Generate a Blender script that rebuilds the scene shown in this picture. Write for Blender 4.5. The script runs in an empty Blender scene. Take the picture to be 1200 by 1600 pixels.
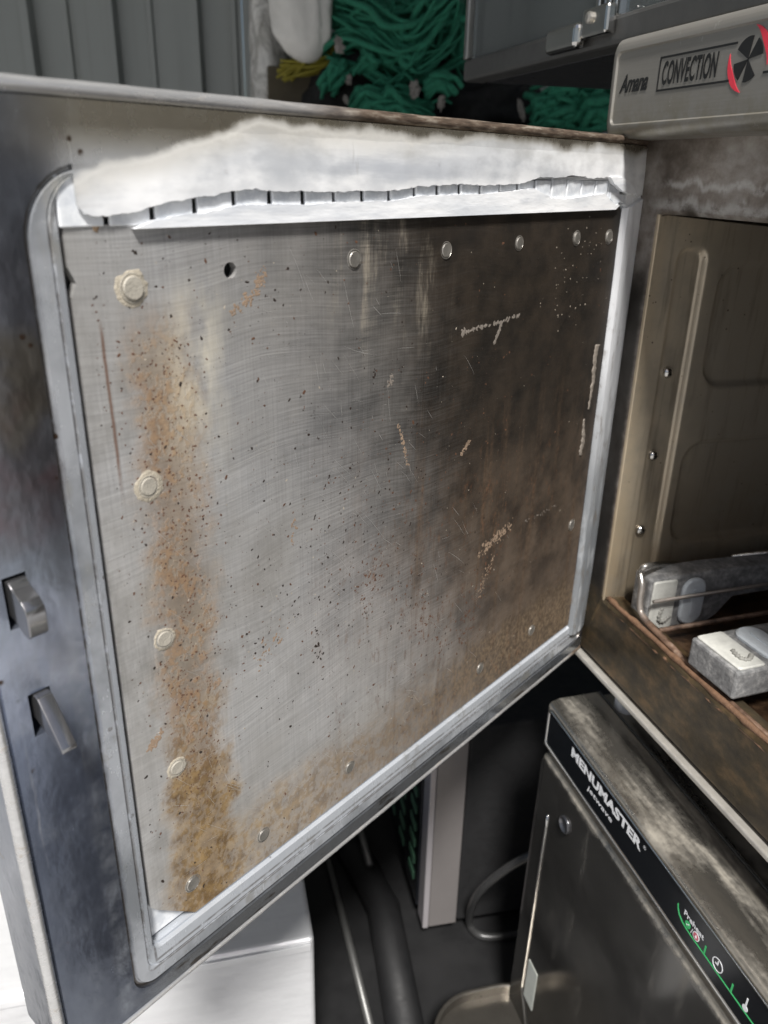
import bpy, bmesh, math, random
from mathutils import Vector, Matrix, noise as mnoise
random.seed(7)
D = bpy.data
SC = bpy.context.scene
COL = SC.collection

# ------------------------------------------------------------------ camera
FPX, PITCH, ROLL = 1251.83, math.radians(-23.098), math.radians(1.238)
AZ_A, AZ_B = math.radians(-17.0706), math.radians(40.494)
BASE = 1.05                      # height of the oven's bottom edge above the floor
CAM = Vector((0, 0, BASE + 0.35404))
_w = Vector((0, math.cos(PITCH), math.sin(PITCH)))
_up = Vector((0, -math.sin(PITCH), math.cos(PITCH)))
_r = Vector((1, 0, 0)) * math.cos(ROLL) + _up * math.sin(ROLL)
_u = Vector((1, 0, 0)) * -math.sin(ROLL) + _up * math.cos(ROLL)
cam_data = D.cameras.new('camera')
cam = D.objects.new('camera', cam_data)
COL.objects.link(cam)
mrot = Matrix((_r, _u, -_w)).transposed().to_4x4()
cam.matrix_world = Matrix.Translation(CAM) @ mrot
cam_data.sensor_fit = 'VERTICAL'
cam_data.sensor_height = 36.0
cam_data.lens = 36.0 * FPX / 1600.0
cam_data.clip_start = 0.02
cam_data.clip_end = 200
cam_data.dof.use_dof = True
cam_data.dof.focus_distance = 0.40
cam_data.dof.aperture_fstop = 12.0
SC.camera = cam

# ------------------------------------------------------------------ light
SUN_EL, SUN_AZ = math.radians(56), math.radians(178)     # azimuth clockwise from +Y
world = D.worlds.new('World')
SC.world = world
world.use_nodes = True
wn = world.node_tree
wn.nodes.clear()
sky = wn.nodes.new('ShaderNodeTexSky')
sky.sky_type = 'NISHITA'
sky.sun_disc = False
sky.sun_elevation = SUN_EL
sky.sun_rotation = SUN_AZ
sky.air_density = 1.0
sky.dust_density = 3.0
bg = wn.nodes.new('ShaderNodeBackground')
bg.inputs[1].default_value = 0.05
wo = wn.nodes.new('ShaderNodeOutputWorld')
wn.links.new(sky.outputs[0], bg.inputs[0])
wn.links.new(bg.outputs[0], wo.inputs[0])
sun_d = D.lights.new('sun', 'SUN')
sun_d.energy = 5.0
sun_d.angle = math.radians(9)
sun_d.color = (1.0, 0.975, 0.94)
sun = D.objects.new('sun', sun_d)
COL.objects.link(sun)
sdir = Vector((math.sin(SUN_AZ) * math.cos(SUN_EL), math.cos(SUN_AZ) * math.cos(SUN_EL), math.sin(SUN_EL)))
sun.rotation_euler = (-sdir).to_track_quat('-Z', 'Y').to_euler()
sun.location = CAM + sdir * 6
SC.view_settings.view_transform = 'Standard'
SC.view_settings.look = 'None'
SC.view_settings.exposure = 0.45
SC.view_settings.gamma = 1.0

# ------------------------------------------------------------------ pixel helpers (1200x1600 photo pixels)
Zv = Vector((0, 0, 1))
Av = Vector((math.sin(AZ_A), math.cos(AZ_A), 0))
Bv = Vector((math.sin(AZ_B), math.cos(AZ_B), 0))
Da, Oa = -Bv, -Av                 # along the door / along the oven front, away from the hinge
nD, nO = Zv.cross(Da), Oa.cross(Zv)
ORG = Vector((0.16170, 0.557585, BASE))       # hinge, at the oven's bottom edge


def ray(p):
    return _r * ((p[0] - 600) / FPX) - _u * ((p[1] - 800) / FPX) + _w


def plane_hit(p, P0, n):
    d = ray(p)
    return CAM + d * (((P0 - CAM).dot(n)) / d.dot(n))


def door_px(p, o=0.0):
    q = plane_hit(p, ORG + nD * o, nD) - ORG
    return q.dot(Da), q.z


def oven_px(p, o=0.0):
    q = plane_hit(p, ORG + nO * o, nO) - ORG
    return q.dot(Oa), q.z


def wall_px(p, t):
    q = plane_hit(p, ORG + Oa * t, Oa) - ORG
    return -q.dot(nO), q.z


def horiz_px(p, z):               # z above the floor
    return plane_hit(p, Vector((0, 0, z)), Zv)


def at_px(p, Y):                  # point seen at pixel p, Y metres in front of the camera
    d = ray(p)
    return CAM + d * (Y / d.y)


# ------------------------------------------------------------------ mesh helpers
def new_ob(name, bm, mat, parent=None, loc=None, rot=None, smooth=False, link=True):
    bmesh.ops.recalc_face_normals(bm, faces=bm.faces)
    me = D.meshes.new(name)
    bm.to_mesh(me)
    bm.free()
    if smooth:
        for p in me.polygons:
            p.use_smooth = True
    if mat:
        me.materials.append(mat)
    return from_mesh(name, me, parent, loc, rot)


def from_mesh(name, me, parent=None, loc=None, rot=None):
    o = D.objects.new(name, me)
    COL.objects.link(o)
    if parent:
        o.parent = parent
    if loc is not None:
        o.location = loc
    if rot is not None:
        o.rotation_euler = rot
    return o


def empty(name, loc, rz=0.0):
    o = D.objects.new(name, None)
    o.empty_display_size = 0.05
    COL.objects.link(o)
    o.location = loc
    o.rotation_euler = (0, 0, rz)
    return o


def tag(o, label=None, cat=None, group=None, kind=None):
    if label:
        o['label'] = label
    if cat:
        o['category'] = cat
    if group:
        o['group'] = group
    if kind:
        o['kind'] = kind
    return o


def box_bm(lo, hi, bev=0.0, seg=2, bm=None):
    b = bmesh.new()
    v = [b.verts.new((x, y, z)) for x in (lo[0], hi[0]) for y in (lo[1], hi[1]) for z in (lo[2], hi[2])]
    for f in ((0, 1, 3, 2), (4, 6, 7, 5), (0, 4, 5, 1), (2, 3, 7, 6), (0, 2, 6, 4), (1, 5, 7, 3)):
        b.faces.new([v[i] for i in f])
    if bev:
        bmesh.ops.bevel(b, geom=list(b.edges), offset=bev, segments=seg, profile=0.5, affect='EDGES')
    if bm is None:
        return b
    merge(bm, b)
    return bm


def merge(bm, b):
    me = D.meshes.new('tmp')
    b.to_mesh(me)
    b.free()
    bm.from_mesh(me)
    D.meshes.remove(me)


def rr(x0, x1, z0, z1, r, n=6):
    pts = []
    q = r if isinstance(r, (tuple, list)) else (r, r, r, r)
    for cx, cz, a0, r in ((x1 - q[0], z1 - q[0], 0, q[0]), (x0 + q[1], z1 - q[1], 90, q[1]), (x0 + q[2], z0 + q[2], 180, q[2]), (x1 - q[3], z0 + q[3], 270, q[3])):
        for i in range(n + 1):
            a = math.radians(a0 + 90 * i / n)
            pts.append((cx + r * math.cos(a), cz + r * math.sin(a)))
    return pts


def loft(bm, rings, cap0=False, cap1=False, closed=True):
    vs = [[bm.verts.new(p) for p in ring] for ring in rings]
    n = len(vs[0])
    for a, b in zip(vs, vs[1:]):
        for i in range(n if closed else n - 1):
            j = (i + 1) % n
            bm.faces.new((a[i], a[j], b[j], b[i]))
    if cap0:
        bm.faces.new(vs[0])
    if cap1:
        bm.faces.new(vs[-1])
    return vs


def tube(bm, pts, r, n=8, cap=True):
    pts = [Vector(p) for p in pts]
    rs = r if isinstance(r, (list, tuple)) else [r] * len(pts)
    rings = []
    ref = None
    for i, p in enumerate(pts):
        t = (pts[min(i + 1, len(pts) - 1)] - pts[max(i - 1, 0)]).normalized()
        if ref is None:
            ref = t.orthogonal().normalized()
        ref = (ref - t * ref.dot(t)).normalized()
        b = t.cross(ref)
        rings.append([p + (ref * math.cos(2 * math.pi * k / n) + b * math.sin(2 * math.pi * k / n)) * rs[i] for k in range(n)])
    loft(bm, rings, cap, cap)


def spline(pts, k=6):
    pts = [Vector(p) for p in pts]
    out = []
    P = [pts[0] * 2 - pts[1]] + pts + [pts[-1] * 2 - pts[-2]]
    for i in range(1, len(P) - 2):
        for j in range(k):
            t = j / k
            a, b, c, d = P[i - 1], P[i], P[i + 1], P[i + 2]
            out.append(0.5 * ((2 * b) + (c - a) * t + (2 * a - 5 * b + 4 * c - d) * t * t + (3 * b - a - 3 * c + d) * t ** 3))
    out.append(pts[-1])
    return out


def prism(pts2, o0, o1, axis='xz'):
    """polygon in local x,z extruded along y from o0 to o1"""
    bm = bmesh.new()
    a = [bm.verts.new((x, o0, z)) for x, z in pts2]
    b = [bm.verts.new((x, o1, z)) for x, z in pts2]
    bm.faces.new(a)
    bm.faces.new(b)
    n = len(a)
    for i in range(n):
        bm.faces.new((a[i], a[(i + 1) % n], b[(i + 1) % n], b[i]))
    return bm


def lathe(bm, prof, n=20, ax='y', cen=(0, 0, 0)):
    """profile (r, h); axis along local y"""
    rings = []
    for r, h in prof:
        rings.append([(cen[0] + r * math.cos(2 * math.pi * k / n), cen[1] + h, cen[2] + r * math.sin(2 * math.pi * k / n)) for k in range(n)])
    loft(bm, rings, True, True)


def boolean_cut(ob, cutters):
    for c in cutters:
        m = ob.modifiers.new('cut', 'BOOLEAN')
        m.operation = 'DIFFERENCE'
        m.solver = 'EXACT'
        m.object = c
    bpy.context.view_layer.update()
    dg = bpy.context.evaluated_depsgraph_get()
    me = D.meshes.new_from_object(ob.evaluated_get(dg))
    ob.modifiers.clear()
    old = ob.data
    ob.data = me
    D.meshes.remove(old)
    for c in cutters:
        m = c.data
        D.objects.remove(c)
        D.meshes.remove(m)


def shade_auto(o, ang=35):
    me = o.data
    for p in me.polygons:
        p.use_smooth = True
    bm = bmesh.new()
    bm.from_mesh(me)
    for e in bm.edges:
        if len(e.link_faces) != 2 or e.calc_face_angle(0) > math.radians(ang):
            e.smooth = False
    bm.to_mesh(me)
    bm.free()
    return o


def text_mesh(s, size, mat, name, parent, width=None, height=None, off=0.0, shear=0.0, spacing=1.0, M=None):
    """flat lettering, built in x-right / y-up, fitted to width x height, placed by matrix M (parent space)"""
    cu = D.curves.new('txt', 'FONT')
    cu.body = s
    cu.size = size
    cu.offset = off
    cu.shear = shear
    cu.space_character = spacing
    cu.resolution_u = 3
    t = D.objects.new('txt', cu)
    COL.objects.link(t)
    bpy.context.view_layer.update()
    me = D.meshes.new_from_object(t.evaluated_get(bpy.context.evaluated_depsgraph_get()))
    D.objects.remove(t)
    D.curves.remove(cu)
    xs = [v.co.x for v in me.vertices]
    ys = [v.co.y for v in me.vertices]
    x0, x1, y0, y1 = min(xs), max(xs), min(ys), max(ys)
    sx = (width / (x1 - x0)) if width else 1
    sy = (height / (y1 - y0)) if height else sx
    for v in me.vertices:
        v.co = ((v.co.x - x0) * sx, (v.co.y - y0) * sy, 0)
    me.materials.clear()
    me.materials.append(mat)
    o = D.objects.new(name, me)
    COL.objects.link(o)
    o.parent = parent
    o.matrix_local = M
    return o


# ------------------------------------------------------------------ materials
class N:
    def __init__(s, mat):
        mat.use_nodes = True
        s.t = mat.node_tree
        s.t.nodes.clear()

    def add(s, typ, **kw):
        n = s.t.nodes.new(typ)
        for k, v in kw.items():
            setattr(n, k, v)
        return n

    def put(s, sock, v):
        if isinstance(v, bpy.types.NodeSocket):
            s.t.links.new(v, sock)
        elif isinstance(v, (tuple, list)):
            if len(v) == 3 and sock.type == 'RGBA':
                v = (*v, 1)
            sock.default_value = v
        else:
            if sock.type == 'RGBA':
                v = (v, v, v, 1)
            elif sock.type == 'VECTOR':
                v = (v, v, v)
            sock.default_value = v

    def obj(s):
        return s.add('ShaderNodeTexCoord').outputs['Object']

    def xyz(s, v):
        n = s.add('ShaderNodeSeparateXYZ')
        s.put(n.inputs[0], v)
        return n.outputs

    def map(s, v, scale=(1, 1, 1), rot=(0, 0, 0), loc=(0, 0, 0)):
        n = s.add('ShaderNodeMapping')
        s.put(n.inputs['Vector'], v)
        n.inputs['Scale'].default_value = scale
        n.inputs['Rotation'].default_value = rot
        n.inputs['Location'].default_value = loc
        return n.outputs[0]

    def noise(s, v, scale=5, detail=4, rough=0.55, dist=0.0):
        n = s.add('ShaderNodeTexNoise')
        s.put(n.inputs['Vector'], v)
        n.inputs['Scale'].default_value = scale
        n.inputs['Detail'].default_value = detail
        n.inputs['Roughness'].default_value = rough
        n.inputs['Distortion'].default_value = dist
        return n.outputs['Fac']

    def vor(s, v, scale=50, rnd=1.0, out='Distance'):
        n = s.add('ShaderNodeTexVoronoi')
        s.put(n.inputs['Vector'], v)
        n.inputs['Scale'].default_value = scale
        n.inputs['Randomness'].default_value = rnd
        return n.outputs[out]

    def m(s, op, a, b=0.0, c=None, clamp=False):
        n = s.add('ShaderNodeMath', operation=op, use_clamp=clamp)
        s.put(n.inputs[0], a)
        s.put(n.inputs[1], b)
        if c is not None:
            s.put(n.inputs[2], c)
        return n.outputs[0]

    def ss(s, v, a, b, lo=0.0, hi=1.0):
        """smooth step from a to b; a may be > b"""
        n = s.add('ShaderNodeMapRange', interpolation_type='SMOOTHSTEP')
        s.put(n.inputs['Value'], v)
        if a > b:
            a, b, lo, hi = b, a, hi, lo
        n.inputs['From Min'].default_value = a
        n.inputs['From Max'].default_value = b
        n.inputs['To Min'].default_value = lo
        n.inputs['To Max'].default_value = hi
        return n.outputs[0]

    def mul(s, *a):
        r = a[0]
        for b in a[1:]:
            r = s.m('MULTIPLY', r, b)
        return r

    def addv(s, *a):
        r = a[0]
        for b in a[1:]:
            r = s.m('ADD', r, b)
        return r

    def sdrr(s, x, z, x0, x1, z0, z1, r):
        """signed distance to a rounded rectangle in x,z"""
        qx = s.m('SUBTRACT', s.m('ABSOLUTE', s.m('SUBTRACT', x, (x0 + x1) / 2)), (x1 - x0) / 2 - r)
        qz = s.m('SUBTRACT', s.m('ABSOLUTE', s.m('SUBTRACT', z, (z0 + z1) / 2)), (z1 - z0) / 2 - r)
        mx, mz = s.m('MAXIMUM', qx, 0.0), s.m('MAXIMUM', qz, 0.0)
        out = s.m('SQRT', s.addv(s.mul(mx, mx), s.mul(mz, mz)))
        return s.m('SUBTRACT', s.addv(out, s.m('MINIMUM', s.m('MAXIMUM', qx, qz), 0.0)), r)

    def band(s, v, c, w, soft):
        """1 inside |v-c|<w, falling over soft"""
        d = s.m('ABSOLUTE', s.m('SUBTRACT', v, c))
        return s.ss(d, w + soft, max(w - soft, 0))

    def mix(s, f, a, b):
        n = s.add('ShaderNodeMix', data_type='RGBA')
        s.put(n.inputs[0], f)
        s.put(n.inputs[6], a)
        s.put(n.inputs[7], b)
        return n.outputs[2]

    def mixf(s, f, a, b):
        n = s.add('ShaderNodeMix', data_type='FLOAT')
        s.put(n.inputs[0], f)
        s.put(n.inputs[2], a)
        s.put(n.inputs[3], b)
        return n.outputs[0]

    def ramp(s, f, stops):
        n = s.add('ShaderNodeValToRGB')
        s.put(n.inputs[0], f)
        e = n.color_ramp.elements
        while len(e) < len(stops):
            e.new(0.5)
        for el, (p, c) in zip(e, stops):
            el.position = p
            el.color = (*c, 1) if len(c) == 3 else c
        return n.outputs[0]

    def bump(s, h, dist=0.001, strength=0.5, normal=None):
        n = s.add('ShaderNodeBump')
        s.put(n.inputs['Height'], h)
        n.inputs['Distance'].default_value = dist
        n.inputs['Strength'].default_value = strength
        if normal:
            s.put(n.inputs['Normal'], normal)
        return n.outputs[0]

    def out(s, **kw):
        p = s.add('ShaderNodeBsdfPrincipled')
        names = dict(color='Base Color', metal='Metallic', rough='Roughness', normal='Normal', trans='Transmission Weight',
                     ior='IOR', spec='Specular IOR Level', alpha='Alpha', aniso='Anisotropic', coat='Coat Weight', sub='Subsurface Weight', emit='Emission Color', emits='Emission Strength')
        for k, v in kw.items():
            s.put(p.inputs[names[k]], v)
        o = s.add('ShaderNodeOutputMaterial')
        s.t.links.new(p.outputs[0], o.inputs[0])


MATS = {}


def material(name):
    def deco(fn):
        m = D.materials.new(name)
        fn(N(m))
        MATS[name] = m
        return m
    return deco


def plain(name, color, rough=0.5, metal=0.0, var=0.25, scale=40, bump=0.0, **kw):
    m = D.materials.new(name)
    n = N(m)
    v = n.obj()
    f = n.noise(v, scale, 5, 0.6)
    c = n.mix(f, tuple(x * (1 - var) for x in color), tuple(min(1, x * (1 + var)) for x in color))
    r = n.mixf(n.noise(v, scale * 2.3, 3), rough * 0.75, min(1, rough * 1.25))
    if bump:
        kw['normal'] = n.bump(n.noise(v, scale * 4, 4), 0.001, bump)
    n.out(color=c, rough=r, metal=metal, **kw)
    MATS[name] = m
    return m


@material('door_plate_steel')
def _(n):
    v = n.obj()
    x, y, z = n.xyz(v)
    # brushed steel: fine crossing scratches, slightly curved
    big = n.noise(v, 9, 4, 0.6)
    med = n.noise(v, 45, 5, 0.62)
    bend = n.add('ShaderNodeCombineXYZ')
    n.put(bend.inputs[2], n.mul(n.m('SUBTRACT', n.noise(v, 5, 2), 0.5), 0.04))
    vb = n.add('ShaderNodeVectorMath', operation='ADD')
    n.put(vb.inputs[0], v)
    n.put(vb.inputs[1], bend.outputs[0])
    vb = vb.outputs[0]
    a = n.noise(n.map(vb, (22, 1, 1300), (0, math.radians(11), 0)), 1, 3, 0.6)
    b = n.noise(n.map(vb, (1100, 1, 24), (0, math.radians(-9), 0)), 1, 3, 0.6)
    c = n.noise(n.map(vb, (35, 1, 1100), (0, math.radians(-48), 0)), 1, 3, 0.6)
    scr = n.addv(n.mul(a, 0.34), n.mul(b, 0.28), n.mul(c, 0.38))
    scr = n.ss(scr, 0.34, 0.66)
    steel = n.mix(scr, (0.56, 0.562, 0.565), (0.80, 0.80, 0.80))
    steel = n.mix(n.mul(n.ss(big, 0.4, 0.7), 0.6), steel, (0.46, 0.44, 0.405))
    # a few long deeper scratches
    w = n.noise(n.map(vb, (7, 1, 520), (0, math.radians(-52), 0), (0.3, 0, 0.1)), 1, 2, 0.5)
    w2 = n.noise(n.map(vb, (9, 1, 620), (0, math.radians(-76), 0), (1.3, 0, 0.6)), 1, 2, 0.5)
    deep = n.m('MAXIMUM', n.ss(w, 0.69, 0.75), n.ss(w2, 0.70, 0.76))
    steel = n.mix(n.mul(deep, 0.5), steel, (0.72, 0.71, 0.69))
    # brown grease plus the oven's dark reflection painted in, towards hinge side and top
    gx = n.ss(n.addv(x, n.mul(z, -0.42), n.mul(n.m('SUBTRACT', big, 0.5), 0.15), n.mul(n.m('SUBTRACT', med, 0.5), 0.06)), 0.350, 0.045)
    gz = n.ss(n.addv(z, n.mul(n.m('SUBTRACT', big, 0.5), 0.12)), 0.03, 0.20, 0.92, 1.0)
    grease_refl = n.mul(gx, gz, n.mixf(scr, 1.0, 0.9))
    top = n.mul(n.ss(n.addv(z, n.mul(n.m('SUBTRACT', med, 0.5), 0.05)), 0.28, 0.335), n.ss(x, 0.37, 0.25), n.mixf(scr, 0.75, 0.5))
    grease_refl = n.m('MAXIMUM', grease_refl, top)
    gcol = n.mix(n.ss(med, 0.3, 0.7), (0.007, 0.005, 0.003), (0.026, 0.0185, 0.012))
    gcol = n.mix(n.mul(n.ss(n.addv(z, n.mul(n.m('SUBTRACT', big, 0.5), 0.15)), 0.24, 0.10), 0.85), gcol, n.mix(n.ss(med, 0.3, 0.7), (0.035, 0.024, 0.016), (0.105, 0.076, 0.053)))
    gm = n.m('POWER', n.ss(grease_refl, 0.0, 0.95), 0.7)
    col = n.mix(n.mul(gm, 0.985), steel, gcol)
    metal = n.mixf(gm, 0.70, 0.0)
    rough = n.addv(n.mixf(scr, 0.38, 0.48), n.mul(grease_refl, 0.08), n.mul(n.m('SUBTRACT', big, 0.5), 0.15))
    # rust down the latch side
    cx = n.addv(0.3690, n.mul(n.m('SUBTRACT', n.noise(n.map(v, (1, 1, 6)), 9, 3), 0.5), 0.02))
    d = n.m('ABSOLUTE', n.m('SUBTRACT', x, cx))
    edge = n.addv(d, n.mul(n.m('SUBTRACT', med, 0.5), 0.022))
    mottle = n.noise(n.map(v, (1, 1, 0.8)), 380, 4, 0.7)
    mott = n.ss(n.addv(mottle, n.mul(n.m('SUBTRACT', n.noise(v, 70, 4), 0.5), 0.8)), 0.44, 0.60)
    rband = n.mul(n.ss(edge, 0.021, 0.004), n.ss(z, 0.318, 0.285))
    solid = n.mul(n.ss(edge, 0.024, 0.013), n.ss(n.addv(z, n.mul(n.m('SUBTRACT', med, 0.5), 0.12)), 0.165, 0.090))
    low = n.mul(n.ss(n.addv(z, n.mul(n.m('SUBTRACT', med, 0.5), 0.04), n.mul(n.m('SUBTRACT', big, 0.5), 0.03)), 0.088, 0.060), n.ss(x, 0.392, 0.378))
    rust = n.mul(rband, mott, 0.82)
    rcol = n.mix(n.ss(mottle, 0.3, 0.7), (0.085, 0.042, 0.02), (0.27, 0.165, 0.085))
    col = n.mix(n.mul(rband, 0.62), col, n.mix(n.ss(med, 0.35, 0.65), (0.44, 0.33, 0.21), (0.30, 0.19, 0.095)))
    col = n.mix(rust, col, rcol)
    varn = n.m('MAXIMUM', n.mul(solid, n.mixf(mott, 0.72, 0.92)), n.mul(low, n.mixf(mott, 0.60, 0.85)))
    vcol = n.mix(n.ss(n.noise(v, 130, 5, 0.68), 0.3, 0.7), (0.095, 0.052, 0.014), (0.30, 0.20, 0.085))
    vcol = n.mix(n.ss(x, 0.36, 0.2), vcol, n.mix(n.ss(mottle, 0.3, 0.7), (0.06, 0.042, 0.026), (0.19, 0.14, 0.092)))
    col = n.mix(varn, col, vcol)
    dull = n.m('MAXIMUM', rust, varn)
    runs = n.mul(n.ss(n.noise(n.map(v, (85, 1, 6), (0, 0.04, 0)), 1, 5, 0.68), 0.50, 0.70), n.ss(z, 0.27, 0.17), n.ss(x, 0.31, 0.20), 0.6)
    col = n.mix(runs, col, n.mix(n.ss(mottle, 0.3, 0.7), (0.045, 0.028, 0.018), (0.14, 0.095, 0.062)))
    dull = n.m('MAXIMUM', dull, runs)
    patch = n.mul(n.ss(n.noise(n.map(v, (1, 1, 0.6), (0, 0.6, 0)), 26, 6, 0.72), 0.46, 0.66), 0.5)
    col = n.mix(n.mul(patch, n.m('SUBTRACT', 1.0, dull), n.m('SUBTRACT', 1.0, gm)), col, (0.27, 0.26, 0.24))
    # pale lime bloom beside the rust
    pale = n.mul(n.band(n.addv(x, n.mul(n.m('SUBTRACT', med, 0.5), 0.01)), 0.3535, 0.007, 0.014), n.ss(n.addv(z, n.mul(n.m('SUBTRACT', med, 0.5), 0.06)), 0.22, 0.29), n.ss(z, 0.325, 0.30), n.ss(n.noise(n.map(v, (1, 1, 0.4)), 70, 4, 0.65), 0.3, 0.62), 0.6)
    col = n.mix(pale, col, (0.66, 0.60, 0.46))
    # lime runs below the top rivets
    run = n.mul(n.ss(n.noise(n.map(vb, (75, 1, 14)), 1, 5, 0.7), 0.5, 0.72), n.ss(z, 0.26, 0.30), n.ss(x, 0.19, 0.22), n.ss(x, 0.30, 0.27), n.ss(n.addv(med, n.mul(scr, 0.3)), 0.45, 0.8), 0.6)
    col = n.mix(run, col, (0.42, 0.37, 0.29))
    # thin rust line along the left edge
    line = n.mul(n.band(n.addv(x, n.mul(n.m('SUBTRACT', z, 0.3), -0.02), n.mul(med, 0.002)), 0.3915, 0.0005, 0.0006), n.ss(z, 0.24, 0.26), n.ss(z, 0.31, 0.30), n.ss(med, 0.3, 0.5))
    col = n.mix(n.mul(line, 0.8), col, (0.22, 0.10, 0.05))

    mid = n.mul(n.ss(z, 0.26, 0.16), n.ss(x, 0.02, 0.1), n.ss(x, 0.33, 0.24))
    streak = n.mul(n.ss(n.noise(n.map(v, (170, 1, 75), (0, -0.35, 0)), 1, 6, 0.75), 0.53, 0.66), mid, n.ss(n.noise(v, 16, 3), 0.35, 0.62))
    col = n.mix(n.mul(streak, 0.7), col, n.mix(n.ss(mottle, 0.3, 0.7), (0.04, 0.02, 0.012), (0.17, 0.09, 0.05)))
    dull = n.m('MAXIMUM', dull, n.m('MAXIMUM', n.mul(streak, 0.7), pale))
    metal = n.mul(metal, n.m('SUBTRACT', 1.0, n.mul(dull, 0.9)))
    rough = n.mixf(dull, rough, 0.62)
    h = n.addv(n.mul(scr, 0.10), n.mul(big, 0.9), n.mul(rust, 0.4), n.mul(deep, 0.15))
    n.out(color=col, metal=metal, rough=rough, spec=n.mixf(gm, 0.5, 0.2), normal=n.bump(h, 0.0006, 0.5))


@material('door_frame_steel')
def _(n):
    v = n.obj()
    x, y, z = n.xyz(v)
    big = n.noise(n.map(v, (1, 1, 0.6)), 13, 5, 0.6)
    med = n.noise(v, 60, 5, 0.65)
    sm = n.noise(n.map(v, (1, 1, 0.35)), 170, 4, 0.6)
    col = n.mix(n.ss(big, 0.36, 0.66), (0.075, 0.085, 0.11), (0.36, 0.395, 0.455))
    col = n.mix(n.mul(n.ss(med, 0.5, 0.72), 0.45), col, (0.46, 0.49, 0.54))
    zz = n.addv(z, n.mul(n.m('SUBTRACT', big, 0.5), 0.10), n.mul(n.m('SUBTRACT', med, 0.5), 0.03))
    stain_refl = n.ramp(n.m('MULTIPLY', zz, 2.5), [(0.0, (0.085, 0.098, 0.13)), (0.28, (0.10, 0.12, 0.17)), (0.40, (0.24, 0.28, 0.38)), (0.50, (0.50, 0.55, 0.69)), (0.58, (0.28, 0.32, 0.39)), (0.64, (0.095, 0.09, 0.095)), (0.80, (0.12, 0.125, 0.145)), (0.92, (0.20, 0.225, 0.27))])
    col = n.mix(0.7, col, stain_refl)  # tarnish bands by height, with the stile's bluish reflections painted in
    edgeb = n.mul(n.ss(n.m('ABSOLUTE', n.m('SUBTRACT', x, n.addv(0.4165, n.mul(n.m('SUBTRACT', big, 0.5), 0.012)))), 0.006, 0.001), n.ss(z, 0.24, 0.20), n.ss(med, 0.35, 0.65), 0.35)
    col = n.mix(edgeb, col, (0.52, 0.56, 0.62))
    # heat tint: straw and dull purple
    tint = n.noise(n.map(v, (1, 1, 1), (0, 0, 0), (3, 0, 1)), 16, 4)
    col = n.mix(n.mul(n.ss(tint, 0.58, 0.70), n.ss(z, 0.16, 0.24), 0.65), col, (0.13, 0.115, 0.085))
    pur = n.mul(n.ss(n.noise(n.map(v, (1, 1, 1), (0, 0, 0), (9, 0, 1)), 18, 4), 0.52, 0.66), n.ss(z, 0.22, 0.26), n.ss(z, 0.33, 0.30), n.ss(x, 0.40, 0.42))
    col = n.mix(n.mul(pur, 0.55), col, (0.15, 0.065, 0.07))
    topm = n.mul(n.ss(n.addv(z, n.mul(med, 0.01)), 0.352, 0.368), n.ss(x, 0.425, 0.385))
    col = n.mix(n.mul(topm, 0.75), col, n.mix(med, (0.30, 0.255, 0.165), (0.46, 0.42, 0.33)))
    # pale coat inside the groove
    sdr = n.mixf(n.m('GREATER_THAN', z, 0.2), n.sdrr(x, z, 0.0015, 0.4125, 0.0105, 0.3545, 0.011), n.sdrr(x, z, 0.0015, 0.4125, 0.0105, 0.3545, 0.022))
    ins = n.ss(n.addv(sdr, n.mul(n.m('SUBTRACT', med, 0.5), 0.003)), 0.0004, -0.0030)
    worn = n.noise(n.map(v, (0.6, 1, 0.6)), 26, 5, 0.6)
    pcol = n.mix(n.ss(worn, 0.38, 0.62), (0.48, 0.50, 0.53), (0.24, 0.255, 0.27))
    pcol = n.mix(n.mul(n.ss(n.addv(sdr, n.mul(n.m('SUBTRACT', worn, 0.5), 0.006)), -0.0070, -0.0095), 0.85), pcol, n.mix(med, (0.62, 0.65, 0.69), (0.44, 0.47, 0.51)))
    pcol = n.mix(n.mul(n.ss(n.noise(n.map(v, (1, 1, 0.4)), 40, 3), 0.58, 0.7), n.ss(z, 0.18, 0.26), 0.7), pcol, (0.40, 0.37, 0.28))
    col = n.mix(n.mul(ins, 0.9), col, pcol)
    gd = n.m('MAXIMUM', n.ss(n.m('ABSOLUTE', n.addv(sdr, 0.0010)), 0.0011, 0.0003), n.m('MAXIMUM', n.mul(n.ss(n.m('ABSOLUTE', n.addv(sdr, 0.0083)), 0.0010, 0.0003), 0.8), n.mul(n.ss(n.m('ABSOLUTE', n.addv(sdr, 0.0122)), 0.0009, 0.0003), 0.8)))
    col = n.mix(n.mul(gd, n.ss(n.noise(v, 130, 4, 0.65), 0.3, 0.55), 0.8), col, (0.075, 0.062, 0.05))
    blotch = n.mul(ins, n.ss(n.noise(n.map(v, (0.7, 1, 0.7)), 55, 5, 0.7), 0.55, 0.68), 0.5)
    col = n.mix(blotch, col, (0.20, 0.185, 0.15))
    # hazy white bloom round the top corner
    haze = n.mul(n.ss(n.addv(z, n.mul(n.m('SUBTRACT', big, 0.5), 0.02)), 0.335, 0.352), n.ss(n.addv(x, n.mul(n.m('SUBTRACT', big, 0.5), 0.03)), 0.408, 0.388), n.ss(z, 0.366, 0.352), 0.7)
    col = n.mix(haze, col, (0.62, 0.635, 0.65))
    coat = n.m('MAXIMUM', ins, haze)
    # soot smudges on the bottom rail
    smud = n.mul(n.ss(n.noise(n.map(v, (0.5, 1, 2)), 70, 4), 0.57, 0.66), n.ss(z, 0.013, 0.009), n.ss(x, 0.42, 0.40))
    botp = n.mul(n.ss(z, 0.013, 0.009), n.ss(x, 0.42, 0.38), 0.75)
    col = n.mix(botp, col, n.mix(worn, (0.44, 0.46, 0.48), (0.26, 0.27, 0.28)))
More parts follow.
